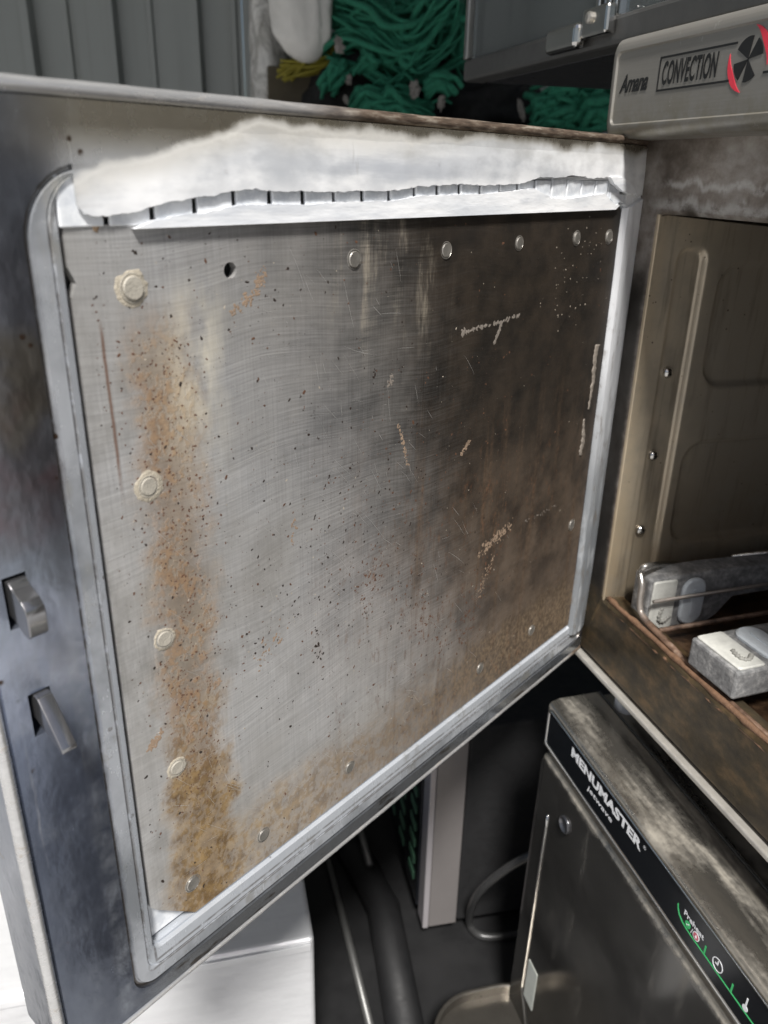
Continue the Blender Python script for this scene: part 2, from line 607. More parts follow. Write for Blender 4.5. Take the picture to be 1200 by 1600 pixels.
    col = n.mix(n.mul(smud, 0.8), col, (0.07, 0.055, 0.04))
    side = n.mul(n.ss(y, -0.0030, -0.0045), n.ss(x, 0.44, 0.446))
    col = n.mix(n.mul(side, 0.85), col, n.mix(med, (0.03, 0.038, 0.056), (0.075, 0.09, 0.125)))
    hin = n.ss(n.addv(x, n.mul(big, 0.05)), 0.05, 0.015)
    col = n.mix(n.mul(hin, 0.5), col, (0.12, 0.10, 0.08))
    spots = n.mul(n.ss(n.vor(v, 95), 0.12, 0.07), n.ss(med, 0.5, 0.6))
    col = n.mix(spots, col, (0.07, 0.045, 0.03))
    # chalky drips on the latch stile
    dr = n.mul(n.ss(n.noise(n.map(v, (160, 1, 9)), 1, 4, 0.7), 0.58, 0.70), n.ss(z, 0.22, 0.17), n.ss(x, 0.41, 0.42))
    col = n.mix(n.mul(dr, 0.55), col, (0.5, 0.51, 0.52))
    # chalky white film on the top rail, thinning out along a wavy tide line
    flow = n.noise(n.map(v, (7, 1, 60), (0, 0.05, 0)), 1, 5, 0.65)
    cl = n.noise(n.map(v, (0.6, 1, 1.4)), 30, 5, 0.62)
    bnd = n.m('MINIMUM', n.m('MULTIPLY_ADD', x, -0.26, 0.3490 + 0.3975 * 0.26), 0.3690)
    dz = n.addv(n.m('SUBTRACT', z, bnd), n.mul(n.m('SUBTRACT', n.noise(v, 24, 5, 0.6), 0.5), 0.014))
    film = n.mul(n.ss(dz, 0.0022, -0.0035), n.ss(n.addv(x, n.mul(n.m('SUBTRACT', cl, 0.5), 0.03)), 0.409, 0.394), n.ss(z, 0.333, 0.338))
    tide = n.mul(n.ss(n.m('ABSOLUTE', n.addv(dz, 0.0008)), 0.0022, 0.0004), n.ss(x, 0.14, 0.24), n.ss(x, 0.405, 0.395), 0.55)
    lowz = n.m('MAXIMUM', n.ss(n.addv(z, n.mul(n.m('SUBTRACT', cl, 0.5), 0.008)), 0.354, 0.347), n.ss(x, 0.16, 0.06))
    fcol = n.mix(n.mul(n.ss(cl, 0.40, 0.64), n.mixf(lowz, 1.0, 0.45)), n.mix(lowz, (0.68, 0.69, 0.70), (0.86, 0.865, 0.87)), (0.44, 0.46, 0.49))
    fcol = n.mix(n.mul(n.ss(flow, 0.44, 0.66), n.ss(x, 0.10, 0.28), n.ss(z, 0.345, 0.352), 0.75), fcol, (0.36, 0.385, 0.43))
    fcol = n.mix(n.mul(n.ss(dz, -0.012, -0.001), 0.55), fcol, n.mix(n.ss(x, 0.18, 0.28), (0.50, 0.51, 0.51), (0.50, 0.47, 0.40)))
    drip = n.mul(n.ss(n.noise(n.map(v, (210, 1, 26), (0, 0.15, 0)), 1, 5, 0.7), 0.60, 0.68), n.band(x, 0.235, 0.04, 0.03), n.ss(z, 0.349, 0.356))
    fcol = n.mix(n.mul(drip, 0.5), fcol, (0.25, 0.24, 0.22))
    col = n.mix(n.mul(film, n.mixf(n.ss(cl, 0.4, 0.65), 0.98, 0.72)), col, fcol)
    col = n.mix(tide, col, (0.78, 0.77, 0.73))
    coat = n.m('MAXIMUM', coat, film)
    rough = n.addv(0.16, n.mul(n.m('SUBTRACT', med, 0.5), 0.25), n.mul(n.ss(sm, 0.5, 0.7), 0.10), n.mul(topm, 0.1), n.mul(coat, 0.08), n.mul(film, 0.08))
    h = n.addv(n.mul(big, 2.0), n.mul(sm, 0.12), n.mul(med, 0.2))
    n.out(color=col, metal=n.mul(n.mixf(coat, 0.85, 0.35), n.m('SUBTRACT', 1.0, n.mul(film, 0.9))), rough=rough, normal=n.bump(h, 0.0006, 0.5))


@material('rim_bead_rusty')
def _(n):
    v = n.obj()
    x, y, z = n.xyz(v)
    big = n.noise(n.map(v, (1, 1, 1)), 25, 4)
    med = n.noise(n.map(v, (1, 6, 6)), 70, 5, 0.65)
    clean = n.mix(med, (0.45, 0.45, 0.45), (0.80, 0.80, 0.80))
    rusty = n.ramp(med, [(0.3, (0.025, 0.02, 0.017)), (0.5, (0.13, 0.095, 0.07)), (0.7, (0.38, 0.34, 0.28))])
    f = n.mul(n.ss(n.addv(x, n.mul(big, 0.1)), 0.40, 0.30), n.ss(z, 0.2, 0.35))
    f = n.m('MAXIMUM', f, n.mul(n.ss(med, 0.5, 0.66), n.ss(n.noise(v, 60, 4), 0.42, 0.6), 0.75))
    f = n.m('MAXIMUM', f, n.ss(x, 0.03, 0.01))
    col = n.mix(f, clean, rusty)
    n.out(color=col, metal=n.mixf(f, 0.7, 0.3), rough=n.mixf(f, 0.25, 0.5), normal=n.bump(med, 0.0004, 0.5))


@material('white_peeling_coat')
def _(n):
    v = n.obj()
    x, y, z = n.xyz(v)
    big = n.noise(n.map(v, (0.5, 1, 2)), 22, 5, 0.6)
    med = n.noise(n.map(v, (0.5, 1, 2)), 90, 5, 0.65)
    col = n.mix(n.ss(big, 0.36, 0.66), (0.90, 0.905, 0.91), (0.62, 0.645, 0.68))
    gs = n.mul(n.ss(n.noise(n.map(v, (9, 1, 130), (0, 0.06, 0)), 1, 5, 0.65), 0.46, 0.66), n.ss(x, 0.16, 0.30), 0.6)
    col = n.mix(gs, col, (0.42, 0.45, 0.50))
    col = n.mix(n.mul(n.ss(med, 0.52, 0.7), 0.35), col, (0.46, 0.48, 0.52))
    # scorched straw edge near the top tide line on the latch side
    bnd = n.m('MINIMUM', n.m('MULTIPLY_ADD', x, -0.24, 0.3505 + 0.3975 * 0.24), 0.3705)
    st = n.ss(n.addv(n.m('SUBTRACT', z, bnd), n.mul(n.m('SUBTRACT', med, 0.5), 0.006)), -0.0075, -0.0005)
    col = n.mix(n.mul(st, 0.75), col, n.mix(n.ss(x, 0.18, 0.28), (0.46, 0.46, 0.45), (0.43, 0.39, 0.30)))
    drip = n.mul(n.ss(n.noise(n.map(v, (160, 1, 12)), 1, 4), 0.62, 0.68), n.ss(z, 0.344, 0.356))
    col = n.mix(n.mul(drip, 0.35), col, (0.35, 0.34, 0.33))
    n.out(color=col, rough=n.mixf(med, 0.34, 0.55), spec=0.45, normal=n.bump(n.addv(med, n.mul(big, 2)), 0.0006, 0.5))


@material('seal_strip_white')
def _(n):
    v = n.obj()
    x, y, z = n.xyz(v)
    med = n.noise(n.map(v, (3, 1, 0.5)), 60, 4)
    col = n.mix(n.ss(n.addv(z, n.mul(med, 0.10)), 0.14, 0.42), (0.16, 0.17, 0.18), (0.80, 0.81, 0.83))
    col = n.mix(n.mul(n.ss(med, 0.5, 0.7), 0.4), col, (0.5, 0.52, 0.54))
    gr = n.mul(n.ss(n.noise(n.map(v, (2, 1, 0.6)), 120, 5, 0.7), 0.5, 0.72), n.ss(z, 0.33, 0.22), 0.6)
    col = n.mix(gr, col, (0.12, 0.095, 0.07))
    n.out(color=col, rough=0.4, normal=n.bump(med, 0.001, 0.4))


@material('choke_tab_zinc')
def _(n):
    v = n.obj()
    f = n.noise(v, 120, 5, 0.65)
    col = n.mix(n.ss(f, 0.35, 0.65), (0.60, 0.63, 0.67), (0.85, 0.87, 0.89))
    n.out(color=col, metal=0.1, rough=0.45)


@material('oven_frame_scorched')
def _(n):
    v = n.obj()
    x, y, z = n.xyz(v)
    big = n.noise(v, 14, 5, 0.6)
    med = n.noise(n.map(v, (1, 1, 1.5)), 55, 6, 0.68)
    col = n.ramp(n.addv(n.mul(big, 0.6), n.mul(med, 0.4)), [(0.33, (0.05, 0.04, 0.03)), (0.46, (0.19, 0.16, 0.135)), (0.58, (0.34, 0.31, 0.28)), (0.72, (0.50, 0.48, 0.45))])
    low = n.ss(z, 0.12, 0.05)
    lowc = n.ramp(n.noise(n.map(v, (0.8, 1, 1.3)), 45, 6, 0.68), [(0.3, (0.02, 0.016, 0.012)), (0.5, (0.06, 0.045, 0.025)), (0.68, (0.14, 0.09, 0.045))])
    col = n.mix(low, col, lowc)
    gap_dark = n.mul(n.ss(n.addv(x, n.mul(med, 0.006)), 0.026, 0.018), n.ss(n.addv(z, n.mul(big, 0.03)), 0.335, 0.29), n.ss(z, 0.05, 0.07))  # burnt left stile, with the dark of the gap beside it painted in
    col = n.mix(n.mul(gap_dark, 0.9), col, (0.012, 0.010, 0.008))
    # lime lines left by spilt water on the lintel
    wob = n.mul(n.m('SUBTRACT', n.noise(n.map(v, (1, 1, 0.25)), 34, 4, 0.65), 0.5), 0.024)
    lz = n.addv(z, wob)
    l1 = n.mul(n.band(lz, 0.350, 0.0008, 0.0026), n.ss(x, 0.01, 0.03))
    l2 = n.mul(n.band(lz, 0.3385, 0.0018, 0.0040), n.ss(x, 0.0, 0.03))
    line = n.mul(n.m('MAXIMUM', l1, l2), n.ss(med, 0.3, 0.55))
    col = n.mix(n.mul(line, 0.55), col, (0.60, 0.585, 0.56))
    dull = n.m('MAXIMUM', line, n.ss(big, 0.35, 0.7))
    n.out(color=col, metal=n.mixf(dull, 0.6, 0.15), rough=n.mixf(med, 0.3, 0.5), normal=n.bump(med, 0.001, 0.35))


@material('cavity_steel_brown')
def _(n):
    v = n.obj()
    x, y, z = n.xyz(v)
    big = n.noise(v, 16, 4, 0.6)
    med = n.noise(v, 90, 5, 0.65)
    br = n.noise(n.map(v, (1, 14, 700)), 1, 3)
    col = n.mix(n.ss(big, 0.35, 0.7), (0.62, 0.53, 0.40), (0.42, 0.37, 0.29))
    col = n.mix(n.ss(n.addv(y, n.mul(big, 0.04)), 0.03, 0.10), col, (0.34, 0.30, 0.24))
    col = n.mix(n.mul(n.ss(y, 0.012, 0.004), 0.5), col, (0.62, 0.5, 0.34))  # paler front edge: its sunlit tan is painted into the colour
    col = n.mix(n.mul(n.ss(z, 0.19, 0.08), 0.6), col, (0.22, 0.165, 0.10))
    sp = n.mul(n.ss(n.addv(n.vor(v, 150), n.mul(n.m('SUBTRACT', med, 0.5), 0.3)), 0.10, 0.05), n.ss(n.noise(v, 50, 2), 0.48, 0.54))
    col = n.mix(sp, col, (0.05, 0.025, 0.015))
    run = n.mul(n.ss(n.noise(n.map(v, (1, 120, 10)), 1, 5, 0.65), 0.5, 0.72), 0.5)
    col = n.mix(run, col, (0.10, 0.085, 0.065))
    fog = n.ss(n.noise(v, 38, 5, 0.7), 0.42, 0.7)
    col = n.mix(n.mul(fog, 0.35), col, (0.34, 0.31, 0.26))
    n.out(color=col, metal=0.5, rough=n.addv(0.26, n.mul(med, 0.15), n.mul(br, 0.05)), normal=n.bump(n.addv(n.mul(big, 2), n.mul(med, 0.3)), 0.0005, 0.4))


@material('cavity_floor_burnt')
def _(n):
    v = n.obj()
    med = n.noise(v, 70, 6, 0.7)
    col = n.ramp(med, [(0.3, (0.012, 0.008, 0.006)), (0.5, (0.05, 0.028, 0.016)), (0.7, (0.15, 0.09, 0.05))])
    n.out(color=col, rough=0.45, metal=0.2, normal=n.bump(med, 0.002, 0.6))


@material('panel_steel_grey')
def _(n):
    v = n.obj()
    x, y, z = n.xyz(v)
    med = n.noise(n.map(v, (1, 1, 1)), 70, 5, 0.65)
    br = n.noise(n.map(v, (12, 1, 900)), 1, 3)
    big = n.noise(v, 18, 4)
    col = n.mix(br, (0.25, 0.238, 0.215), (0.32, 0.306, 0.28))
    gr = n.mul(n.ss(n.addv(z, n.mul(big, 0.02)), 0.412, 0.385), n.ss(med, 0.35, 0.65))
    col = n.mix(n.mul(gr, 0.5), col, (0.17, 0.15, 0.09))
    sp = n.mul(n.ss(med, 0.64, 0.72), 0.6)
    col = n.mix(sp, col, (0.45, 0.44, 0.41))
    n.out(color=col, metal=0.5, rough=n.mixf(med, 0.3, 0.48), normal=n.bump(med, 0.0005, 0.25))


@material('dusty_steel')
def _(n):
    v = n.obj()
    x, y, z = n.xyz(v)
    big = n.noise(n.map(v, (0.22, 1, 1), (0, 0, 0.06)), 38, 5, 0.6, 0.3)
    fine = n.noise(v, 240, 4, 0.6)
    edg = n.mul(n.ss(n.m('ABSOLUTE', n.m('SUBTRACT', y, 0.009)), 0.012, 0.002), 0.12)
    dust = n.mul(n.ss(n.addv(big, edg, n.mul(n.m('SUBTRACT', fine, 0.5), 0.16)), 0.44, 0.74), 0.8)
    steel = n.mix(n.noise(n.map(v, (0.3, 1, 1)), 40, 4), (0.22, 0.205, 0.18), (0.34, 0.32, 0.285))
    col = n.mix(n.mul(dust, 0.8), steel, n.mix(fine, (0.33, 0.30, 0.24), (0.42, 0.385, 0.32)))
    n.out(color=col, metal=n.mixf(dust, 0.9, 0.0), rough=n.mixf(dust, 0.26, 0.8), normal=n.bump(n.addv(fine, n.mul(dust, 1.0)), 0.0004, 0.3))


@material('microwave_door_dark')
def _(n):
    v = n.obj()
    x, y, z = n.xyz(v)
    big = n.noise(v, 14, 4)
    fine = n.noise(v, 160, 4, 0.6)
    edge = n.ss(n.addv(z, n.mul(n.m('SUBTRACT', big, 0.5), 0.02), n.mul(n.m('SUBTRACT', fine, 0.5), 0.01)), -0.106, -0.096)
    smear = n.mul(n.ss(n.noise(n.map(v, (5, 1, 1), (0, 0.4, 0)), 9, 5, 0.6), 0.56, 0.75), 0.22)
    d = n.m('MAXIMUM', n.mul(edge, 0.75), smear)
    col = n.mix(big, (0.11, 0.106, 0.10), (0.20, 0.192, 0.18))
    col = n.mix(d, col, n.mix(fine, (0.34, 0.30, 0.24), (0.47, 0.43, 0.36)))
    n.out(color=col, metal=n.mixf(d, 0.85, 0.1), rough=n.addv(n.mixf(d, 0.13, 0.6), n.mul(n.ss(big, 0.4, 0.7), 0.12)))


@material('aluminium_sheet')
def _(n):
    v = n.obj()
    x, y, z = n.xyz(v)
    big = n.noise(v, 12, 4)
    br = n.noise(n.map(v, (4, 90, 90)), 1, 5, 0.65)
    col = n.mix(br, (0.70, 0.705, 0.72), (0.84, 0.845, 0.85))
    n.out(color=col, metal=0.4, rough=n.addv(0.26, n.mul(big, 0.14), n.mul(br, 0.05)), normal=n.bump(n.addv(n.mul(big, 5), n.mul(br, 0.4)), 0.001, 0.6))


@material('corrugated_paint')
def _(n):
    v = n.obj()
    big = n.noise(n.map(v, (1, 1, 0.2)), 6, 4)
    st = n.noise(n.map(v, (40, 1, 1.2)), 1, 4)
    col = n.mix(big, (0.20, 0.215, 0.21), (0.30, 0.315, 0.305))
    col = n.mix(n.mul(n.ss(st, 0.5, 0.75), 0.4), col, (0.16, 0.165, 0.15))
    n.out(color=col, metal=0.15, rough=0.42, normal=n.bump(big, 0.002, 0.2))


@material('wrapped_post')
def _(n):
    v = n.obj()
    w = n.noise(n.map(v, (1, 1, 0.5)), 28, 6, 0.7, 1.5)
    col = n.mix(n.ss(w, 0.35, 0.65), (0.26, 0.25, 0.23), (0.74, 0.73, 0.70))
    n.out(color=col, rough=0.3, normal=n.bump(w, 0.01, 0.8), coat=0.4)


@material('green_yarn')
def _(n):
    v = n.obj()
    f = n.noise(v, 160, 4, 0.7)
    g = n.noise(v, 14, 3)
    col = n.mix(f, (0.005, 0.07, 0.04), (0.03, 0.27, 0.16))
    col = n.mix(n.mul(n.ss(g, 0.5, 0.7), 0.5), col, (0.016, 0.16, 0.095))
    n.out(color=col, rough=0.85, normal=n.bump(f, 0.004, 0.9))


@material('clear_plastic_smoked')
def _(n):
    v = n.obj()
    f = n.noise(v, 18, 4)
    n.out(color=(0.42, 0.45, 0.45), rough=n.mixf(n.ss(f, 0.4, 0.7), 0.02, 0.12), trans=0.85, ior=1.3)


@material('ceramic_dusty')
def _(n):
    v = n.obj()
    f = n.noise(v, 110, 5, 0.65)
    g = n.noise(v, 300, 4, 0.7)
    col = n.ramp(n.addv(n.mul(f, 0.6), n.mul(g, 0.4)), [(0.32, (0.09, 0.091, 0.094)), (0.5, (0.20, 0.20, 0.20)), (0.66, (0.40, 0.395, 0.385))])
    n.out(color=col, rough=0.7, normal=n.bump(g, 0.001, 0.6))


@material('rack_wire_burnt')
def _(n):
    v = n.obj()
    f = n.noise(v, 90, 5, 0.7)
    x, y, z = n.xyz(v)
    burnt = n.ramp(f, [(0.35, (0.05, 0.028, 0.018)), (0.55, (0.2, 0.125, 0.085)), (0.7, (0.33, 0.24, 0.18))])
    k = n.ss(x, 0.045, 0.075)
    col = n.mix(k, (0.5, 0.49, 0.46), burnt)
    n.out(color=col, metal=n.mixf(k, 1.0, 0.2), rough=n.mixf(k, 0.22, 0.55), normal=n.bump(f, 0.001, 0.5))


plain('sill_crust', (0.15, 0.085, 0.05), 0.55, scale=220, var=0.7, bump=0.6)
plain('dark_void', (0.012, 0.012, 0.013), 0.6)
plain('black_gloss', (0.006, 0.007, 0.009), 0.16, var=0.1)
plain('black_matt', (0.005, 0.005, 0.0055), 0.8, bump=0.3)
plain('chrome', (0.62, 0.61, 0.59), 0.2, 1.0)
plain('steel_dark', (0.16, 0.16, 0.17), 0.3, 0.9)
plain('steel_mid', (0.34, 0.33, 0.31), 0.32, 0.9, scale=30)
plain('hook_steel', (0.30, 0.30, 0.31), 0.16, 0.9, scale=160)
plain('rail_steel', (0.10, 0.10, 0.097), 0.4, 0.5, scale=60)
plain('pan_steel', (0.13, 0.12, 0.105), 0.3, 0.8, scale=60)
plain('rivet_steel', (0.42, 0.40, 0.365), 0.36, 0.8, scale=200, bump=0.2)
plain('rivet_lime', (0.36, 0.335, 0.285), 0.6, 0.1, scale=300, bump=0.4)
plain('lime_crust', (0.38, 0.34, 0.27), 0.75, scale=260, var=0.4, bump=0.6)
plain('tan_crust', (0.36, 0.255, 0.165), 0.75, scale=220, var=0.5, bump=0.6)
plain('grey_crust', (0.22, 0.19, 0.16), 0.7, scale=220, var=0.35, bump=0.5)
plain('scratch_bright', (0.58, 0.57, 0.55), 0.4, 0.6, scale=80, var=0.3)
plain('speck_dark', (0.022, 0.014, 0.010), 0.6, scale=150, var=0.6)
plain('speck_rust', (0.095, 0.045, 0.025), 0.7, scale=150, var=0.7)
plain('speck_pale', (0.42, 0.37, 0.30), 0.6, scale=150, var=0.3)
plain('speck_tan', (0.25, 0.18, 0.125), 0.7, scale=150, var=0.5)
plain('speck_grey', (0.20, 0.175, 0.15), 0.6, scale=150, var=0.3)
plain('print_black', (0.012, 0.012, 0.012), 0.4, var=0.1)
plain('print_red', (0.72, 0.045, 0.075), 0.4, var=0.08)
plain('print_white', (0.75, 0.76, 0.78), 0.5, var=0.08, scale=300)
plain('print_green', (0.05, 0.42, 0.14), 0.4, var=0.1)
plain('key_dim', (0.05, 0.12, 0.075), 0.5)
plain('print_pink', (0.55, 0.13, 0.17), 0.4, var=0.1)
plain('trim_pale', (0.46, 0.44, 0.40), 0.35, 0.5, scale=90, var=0.35)
plain('white_bag', (0.62, 0.61, 0.58), 0.4, var=0.15, scale=30, bump=0.3, sub=0.0)
plain('paper_dull', (0.22, 0.205, 0.19), 0.7)
plain('sticker', (0.50, 0.52, 0.48), 0.5, scale=120, var=0.2)
plain('grey_trim', (0.20, 0.185, 0.18), 0.4, 0.3, var=0.08)
plain('grey_trim_light', (0.36, 0.34, 0.35), 0.35, 0.3, var=0.06)
plain('counter_dark', (0.006, 0.006, 0.0065), 0.6, scale=20, var=0.5)
plain('concrete', (0.36, 0.355, 0.345), 0.85, scale=12, var=0.3, bump=0.3)
plain('brown_box', (0.085, 0.07, 0.045), 0.8)
plain('yellow_net', (0.22, 0.19, 0.015), 0.7)
plain('ceramic_white', (0.56, 0.56, 0.52), 0.5, scale=160, var=0.35, bump=0.2)
plain('ceramic_blue', (0.60, 0.645, 0.68), 0.4, scale=160, var=0.25, bump=0.2)
plain('relief_grey', (0.30, 0.295, 0.27), 0.6, scale=200)
plain('rubber', (0.008, 0.008, 0.0085), 0.6, spec=0.3)
plain('cable_grey', (0.035, 0.035, 0.035), 0.35)
M = MATS

# ------------------------------------------------------------------ setting
bm = bmesh.new()
bmesh.ops.create_grid(bm, x_segments=2, y_segments=2, size=30)
tag(new_ob('floor', bm, M['concrete']), kind='structure')
CTR = BASE - 0.45                 # counter top height
tag(new_ob('counter', box_bm((-0.75, 0.25, 0.004), (1.1, 1.3, CTR), 0.006), M['counter_dark']), kind='structure')

tag(new_ob('roof', box_bm((-2.2, 0.08, 2.35), (2.2, 1.95, 2.37)), M['corrugated_paint']), kind='structure')  # unseen roof, added to keep sky light off the back
# corrugated metal wall with vertical ribs, in sheets
WY = 1.75
wall = empty('metal_wall', (0, WY, 0))
tag(wall, 'grey corrugated sheet metal wall behind the open oven door', 'wall')


def wall_sheet(x0, ribs):
    prof = []
    x = x0
    for w, dep in ribs:
        prof += [(x, 0), (x + w * 0.62, 0), (x + w * 0.66, -dep), (x + w * 0.78, -dep), (x + w * 0.82, 0)]
        x += w
    prof.append((x - 0.002, 0))
    b = bmesh.new()
    lo = [b.verts.new((p[0], p[1], 0.004)) for p in prof]
    hi = [b.verts.new((p[0], p[1], 2.6)) for p in prof]
    for i in range(len(prof) - 1):
        b.faces.new((lo[i], lo[i + 1], hi[i + 1], hi[i]))
    o = new_ob('wall_sheet', b, M['corrugated_paint'], wall)
    so = o.modifiers.new('thick', 'SOLIDIFY')
    so.thickness = 0.002
    return x


xx = -1.55
for i in range(4):
    xx = wall_sheet(xx, [(0.098, 0.022), (0.06, 0.006), (0.098, 0.022), (0.06, 0.006), (0.098, 0.022), (0.06, 0.006), (0.098, 0.022), (0.06, 0.006)])

# ------------------------------------------------------------------ the convection oven
ang_O = math.atan2(Oa.y, Oa.x)
ang_D = math.atan2(Da.y, Da.x)
oven = empty('convection_oven', ORG, ang_O)
tag(oven, 'stained stainless convection oven with its door standing wide open', 'oven')
# oven frame: x along the front away from the hinge, y into the oven, z up

W = 0.475
# front frame around the cavity opening
bm = bmesh.new()
outer = [(-0.004, W, 0.0, 0.386, 0.003), (-0.004, W, 0.0, 0.386, 0.003), (-0.001, W - 0.003, 0.003, 0.383, 0.003)]
rings = []
for (x0, x1, z0, z1, r), y in zip(outer, (0.03, 0.003, 0.0)):
    rings.append([(a, y, c) for a, c in rr(x0, x1, z0, z1, r)])
rings.append([(a, 0.0, c) for a, c in rr(0.019, 0.452, 0.0545, 0.335, 0.004)])
rings.append([(a, 0.002, c) for a, c in rr(0.0215, 0.4495, 0.0570, 0.3325, 0.004)])
rings.append([(a, 0.018, c) for a, c in rr(0.0205, 0.4505, 0.0560, 0.3335, 0.004)])
loft(bm, rings)
shade_auto(new_ob('front_frame', bm, M['oven_frame_scorched'], oven), 30)

# outer casing (behind the frame)
bm = bmesh.new()
rings = [[(a, y, c) for a, c in rr(-0.004, W, 0.0, 0.424, 0.006)] for y in (0.0305, 0.46)]
loft(bm, rings, False, True)
shade_auto(new_ob('casing', bm, M['steel_mid'], oven), 30)

# left cavity wall: pressed sheet with raised panels
def sd_rr(px, pz, x0, x1, z0, z1, r):
    cx, cz = (x0 + x1) / 2, (z0 + z1) / 2
    qx, qz = abs(px - cx) - (x1 - x0) / 2 + r, abs(pz - cz) - (z1 - z0) / 2 + r
    return math.hypot(max(qx, 0), max(qz, 0)) + min(max(qx, qz), 0) - r


EMB = [(0.020, 0.0405, 0.03, 0.311, 0.008), (0.0545, 0.36, 0.2190, 0.3005, 0.016), (0.0505, 0.36, 0.0985, 0.1770, 0.016)]
bm = bmesh.new()
ND, NZ = 190, 150
grid = []
for i in range(ND + 1):
    d = 0.0004 + 0.14 * (i / 130) if i <= 130 else 0.1404 + 0.24 * ((i - 130) / (ND - 130))
    col = []
    for j in range(NZ + 1):
        zt = 0.332 - 0.085 * d
        z = 0.040 + (zt - 0.040) * j / NZ
        h = 0
        for e in EMB:
            s = sd_rr(d, z, *e)
            k = max(0.0, min(1.0, 0.5 - s / 0.0036))
            h = max(h, k * k * (3 - 2 * k))
        col.append(bm.verts.new((0.0222 - 0.0044 * h, d, z)))
    grid.append(col)
for i in range(ND):
    for j in range(NZ):
        bm.faces.new((grid[i][j], grid[i + 1][j], grid[i + 1][j + 1], grid[i][j + 1]))
# folded front lip so that the sheet shows a thickness
lip = [bm.verts.new((0.0186, 0.0006, v.co.z)) for v in grid[0]]
for j in range(NZ):
    bm.faces.new((grid[0][j], grid[0][j + 1], lip[j + 1], lip[j]))
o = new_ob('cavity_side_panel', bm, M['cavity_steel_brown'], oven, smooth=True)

# rest of the cavity
new_ob('cavity_floor', box_bm((0.0195, 0.019, 0.038), (0.452, 0.395, 0.044), 0.001), M['cavity_floor_burnt'], oven)
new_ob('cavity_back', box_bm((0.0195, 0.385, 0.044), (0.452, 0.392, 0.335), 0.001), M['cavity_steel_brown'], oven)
new_ob('cavity_ceiling', box_bm((0.0195, 0.019, 0.3345), (0.452, 0.384, 0.340), 0.001), M['cavity_floor_burnt'], oven)
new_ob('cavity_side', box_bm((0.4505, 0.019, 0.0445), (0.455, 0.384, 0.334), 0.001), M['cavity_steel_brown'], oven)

# dome screws on the pressed panel
bm = bmesh.new()
lathe(bm, [(0.0042, 0.0), (0.0041, 0.001), (0.0034, 0.0024), (0.002, 0.0034), (0.0004, 0.0037)], 18)
scr = D.meshes.new('screw')
bmesh.ops.recalc_face_normals(bm, faces=bm.faces)
bm.to_mesh(scr)
bm.free()
for p in scr.polygons:
    p.use_smooth = True
scr.materials.append(M['chrome'])
for px in ((1048, 584), (1025, 714), (1005, 831)):
    d, z = wall_px(px, 0.022)
    from_mesh('screw', scr, oven, (0.0178, d, z), (0, 0, -math.pi / 2))

# pale trim strip along the bottom edge and the sill lip inside the opening
new_ob('bottom_trim', box_bm((-0.003, -0.0045, -0.005), (W, 0.004, -0.0005), 0.0012), M['trim_pale'], oven)
new_ob('base_pan', box_bm((0.0, 0.0045, -0.006), (W - 0.002, 0.45, -0.001), 0.001), M['steel_dark'], oven)
bm = bmesh.new()
pts = [(0.024 + 0.42 * i / 60, 0.0035 + 0.0008 * mnoise.noise((i * 0.7, 0, 0)), 0.0580 + 0.0008 * mnoise.noise((i * 0.5, 3, 0))) for i in range(61)]
tube(bm, pts, [0.0022 + 0.0012 * mnoise.noise((i * 1.3, 5, 1)) for i in range(61)], 6)
new_ob('sill_grime', bm, M['sill_crust'], oven, smooth=True)
bm = bmesh.new()
pts = [(0.030 + 0.41 * i / 80, 0.0008 + 0.0006 * mnoise.noise((i * 0.9, 8, 0)), 0.0535 + 0.0012 * mnoise.noise((i * 0.4, 3, 7))) for i in range(81)]
tube(bm, pts, [0.0010 + 0.0009 * mnoise.noise((i * 1.1, 2, 1)) for i in range(81)], 5)
new_ob('sill_grime', bm, M['sill_crust'], oven, smooth=True)

for (fx, fy) in ((0.03, 0.03), (W - 0.03, 0.03), (0.03, 0.42), (W - 0.03, 0.42)):
    bm = bmesh.new()
    lathe(bm, [(0.006, 0), (0.006, 0.012), (0.009, 0.014), (0.009, 0.0385)], 14)
    f = new_ob('foot', bm, M['print_white'] if fy < 0.1 else M['rubber'], oven, (fx, fy, -0.0062), (-math.pi / 2, 0, 0))

# control panel housing above the door
PY = -0.030
bm = bmesh.new()
zl, zh = 0.3745, 0.4290
prof = []
for ins, y in ((0.0, 0.03), (0.0, PY + 0.006), (0.0012, PY + 0.0022), (0.0045, PY), (0.0075, PY), (0.0083, PY + 0.0012)):
    rad = max(0.0085 - ins * 0.6, 0.003)
    prof.append([(a, y, c) for a, c in rr(-0.0065 + ins, W + 0.004 - ins, zl + ins, zh - ins, rad)])
loft(bm, prof, True, True)
cpan = shade_auto(new_ob('control_panel', bm, M['panel_steel_grey'], oven), 40)
TY = PY + 0.0012 - 0.0003         # printed layer, just proud of the face plate


def face_matrix(x, z, y, rot=0.0):
    # text x -> oven x, text y -> up, facing out of the oven (-y)
    return Matrix(((math.cos(rot), -math.sin(rot), 0, x), (0, 0, -1, y), (math.sin(rot), math.cos(rot), 0, z), (0, 0, 0, 1)))


def opx(p):
    return oven_px(p, -TY)


a0, a1 = opx((966, 153)), opx((1012, 128))
text_mesh('Amana', 0.01, M['print_black'], 'lettering', cpan, a1[0] - a0[0], 0.0098, 0.00028, 0.35, 0.92, face_matrix(a0[0], 0.3990, TY))
c0, c1 = opx((1032, 136)), opx((1122, 94))
text_mesh('CONVECTION', 0.01, M['print_black'], 'lettering', cpan, c1[0] - c0[0], 0.0118, 0.00022, 0.06, 1.05, face_matrix(c0[0], 0.4002, TY))
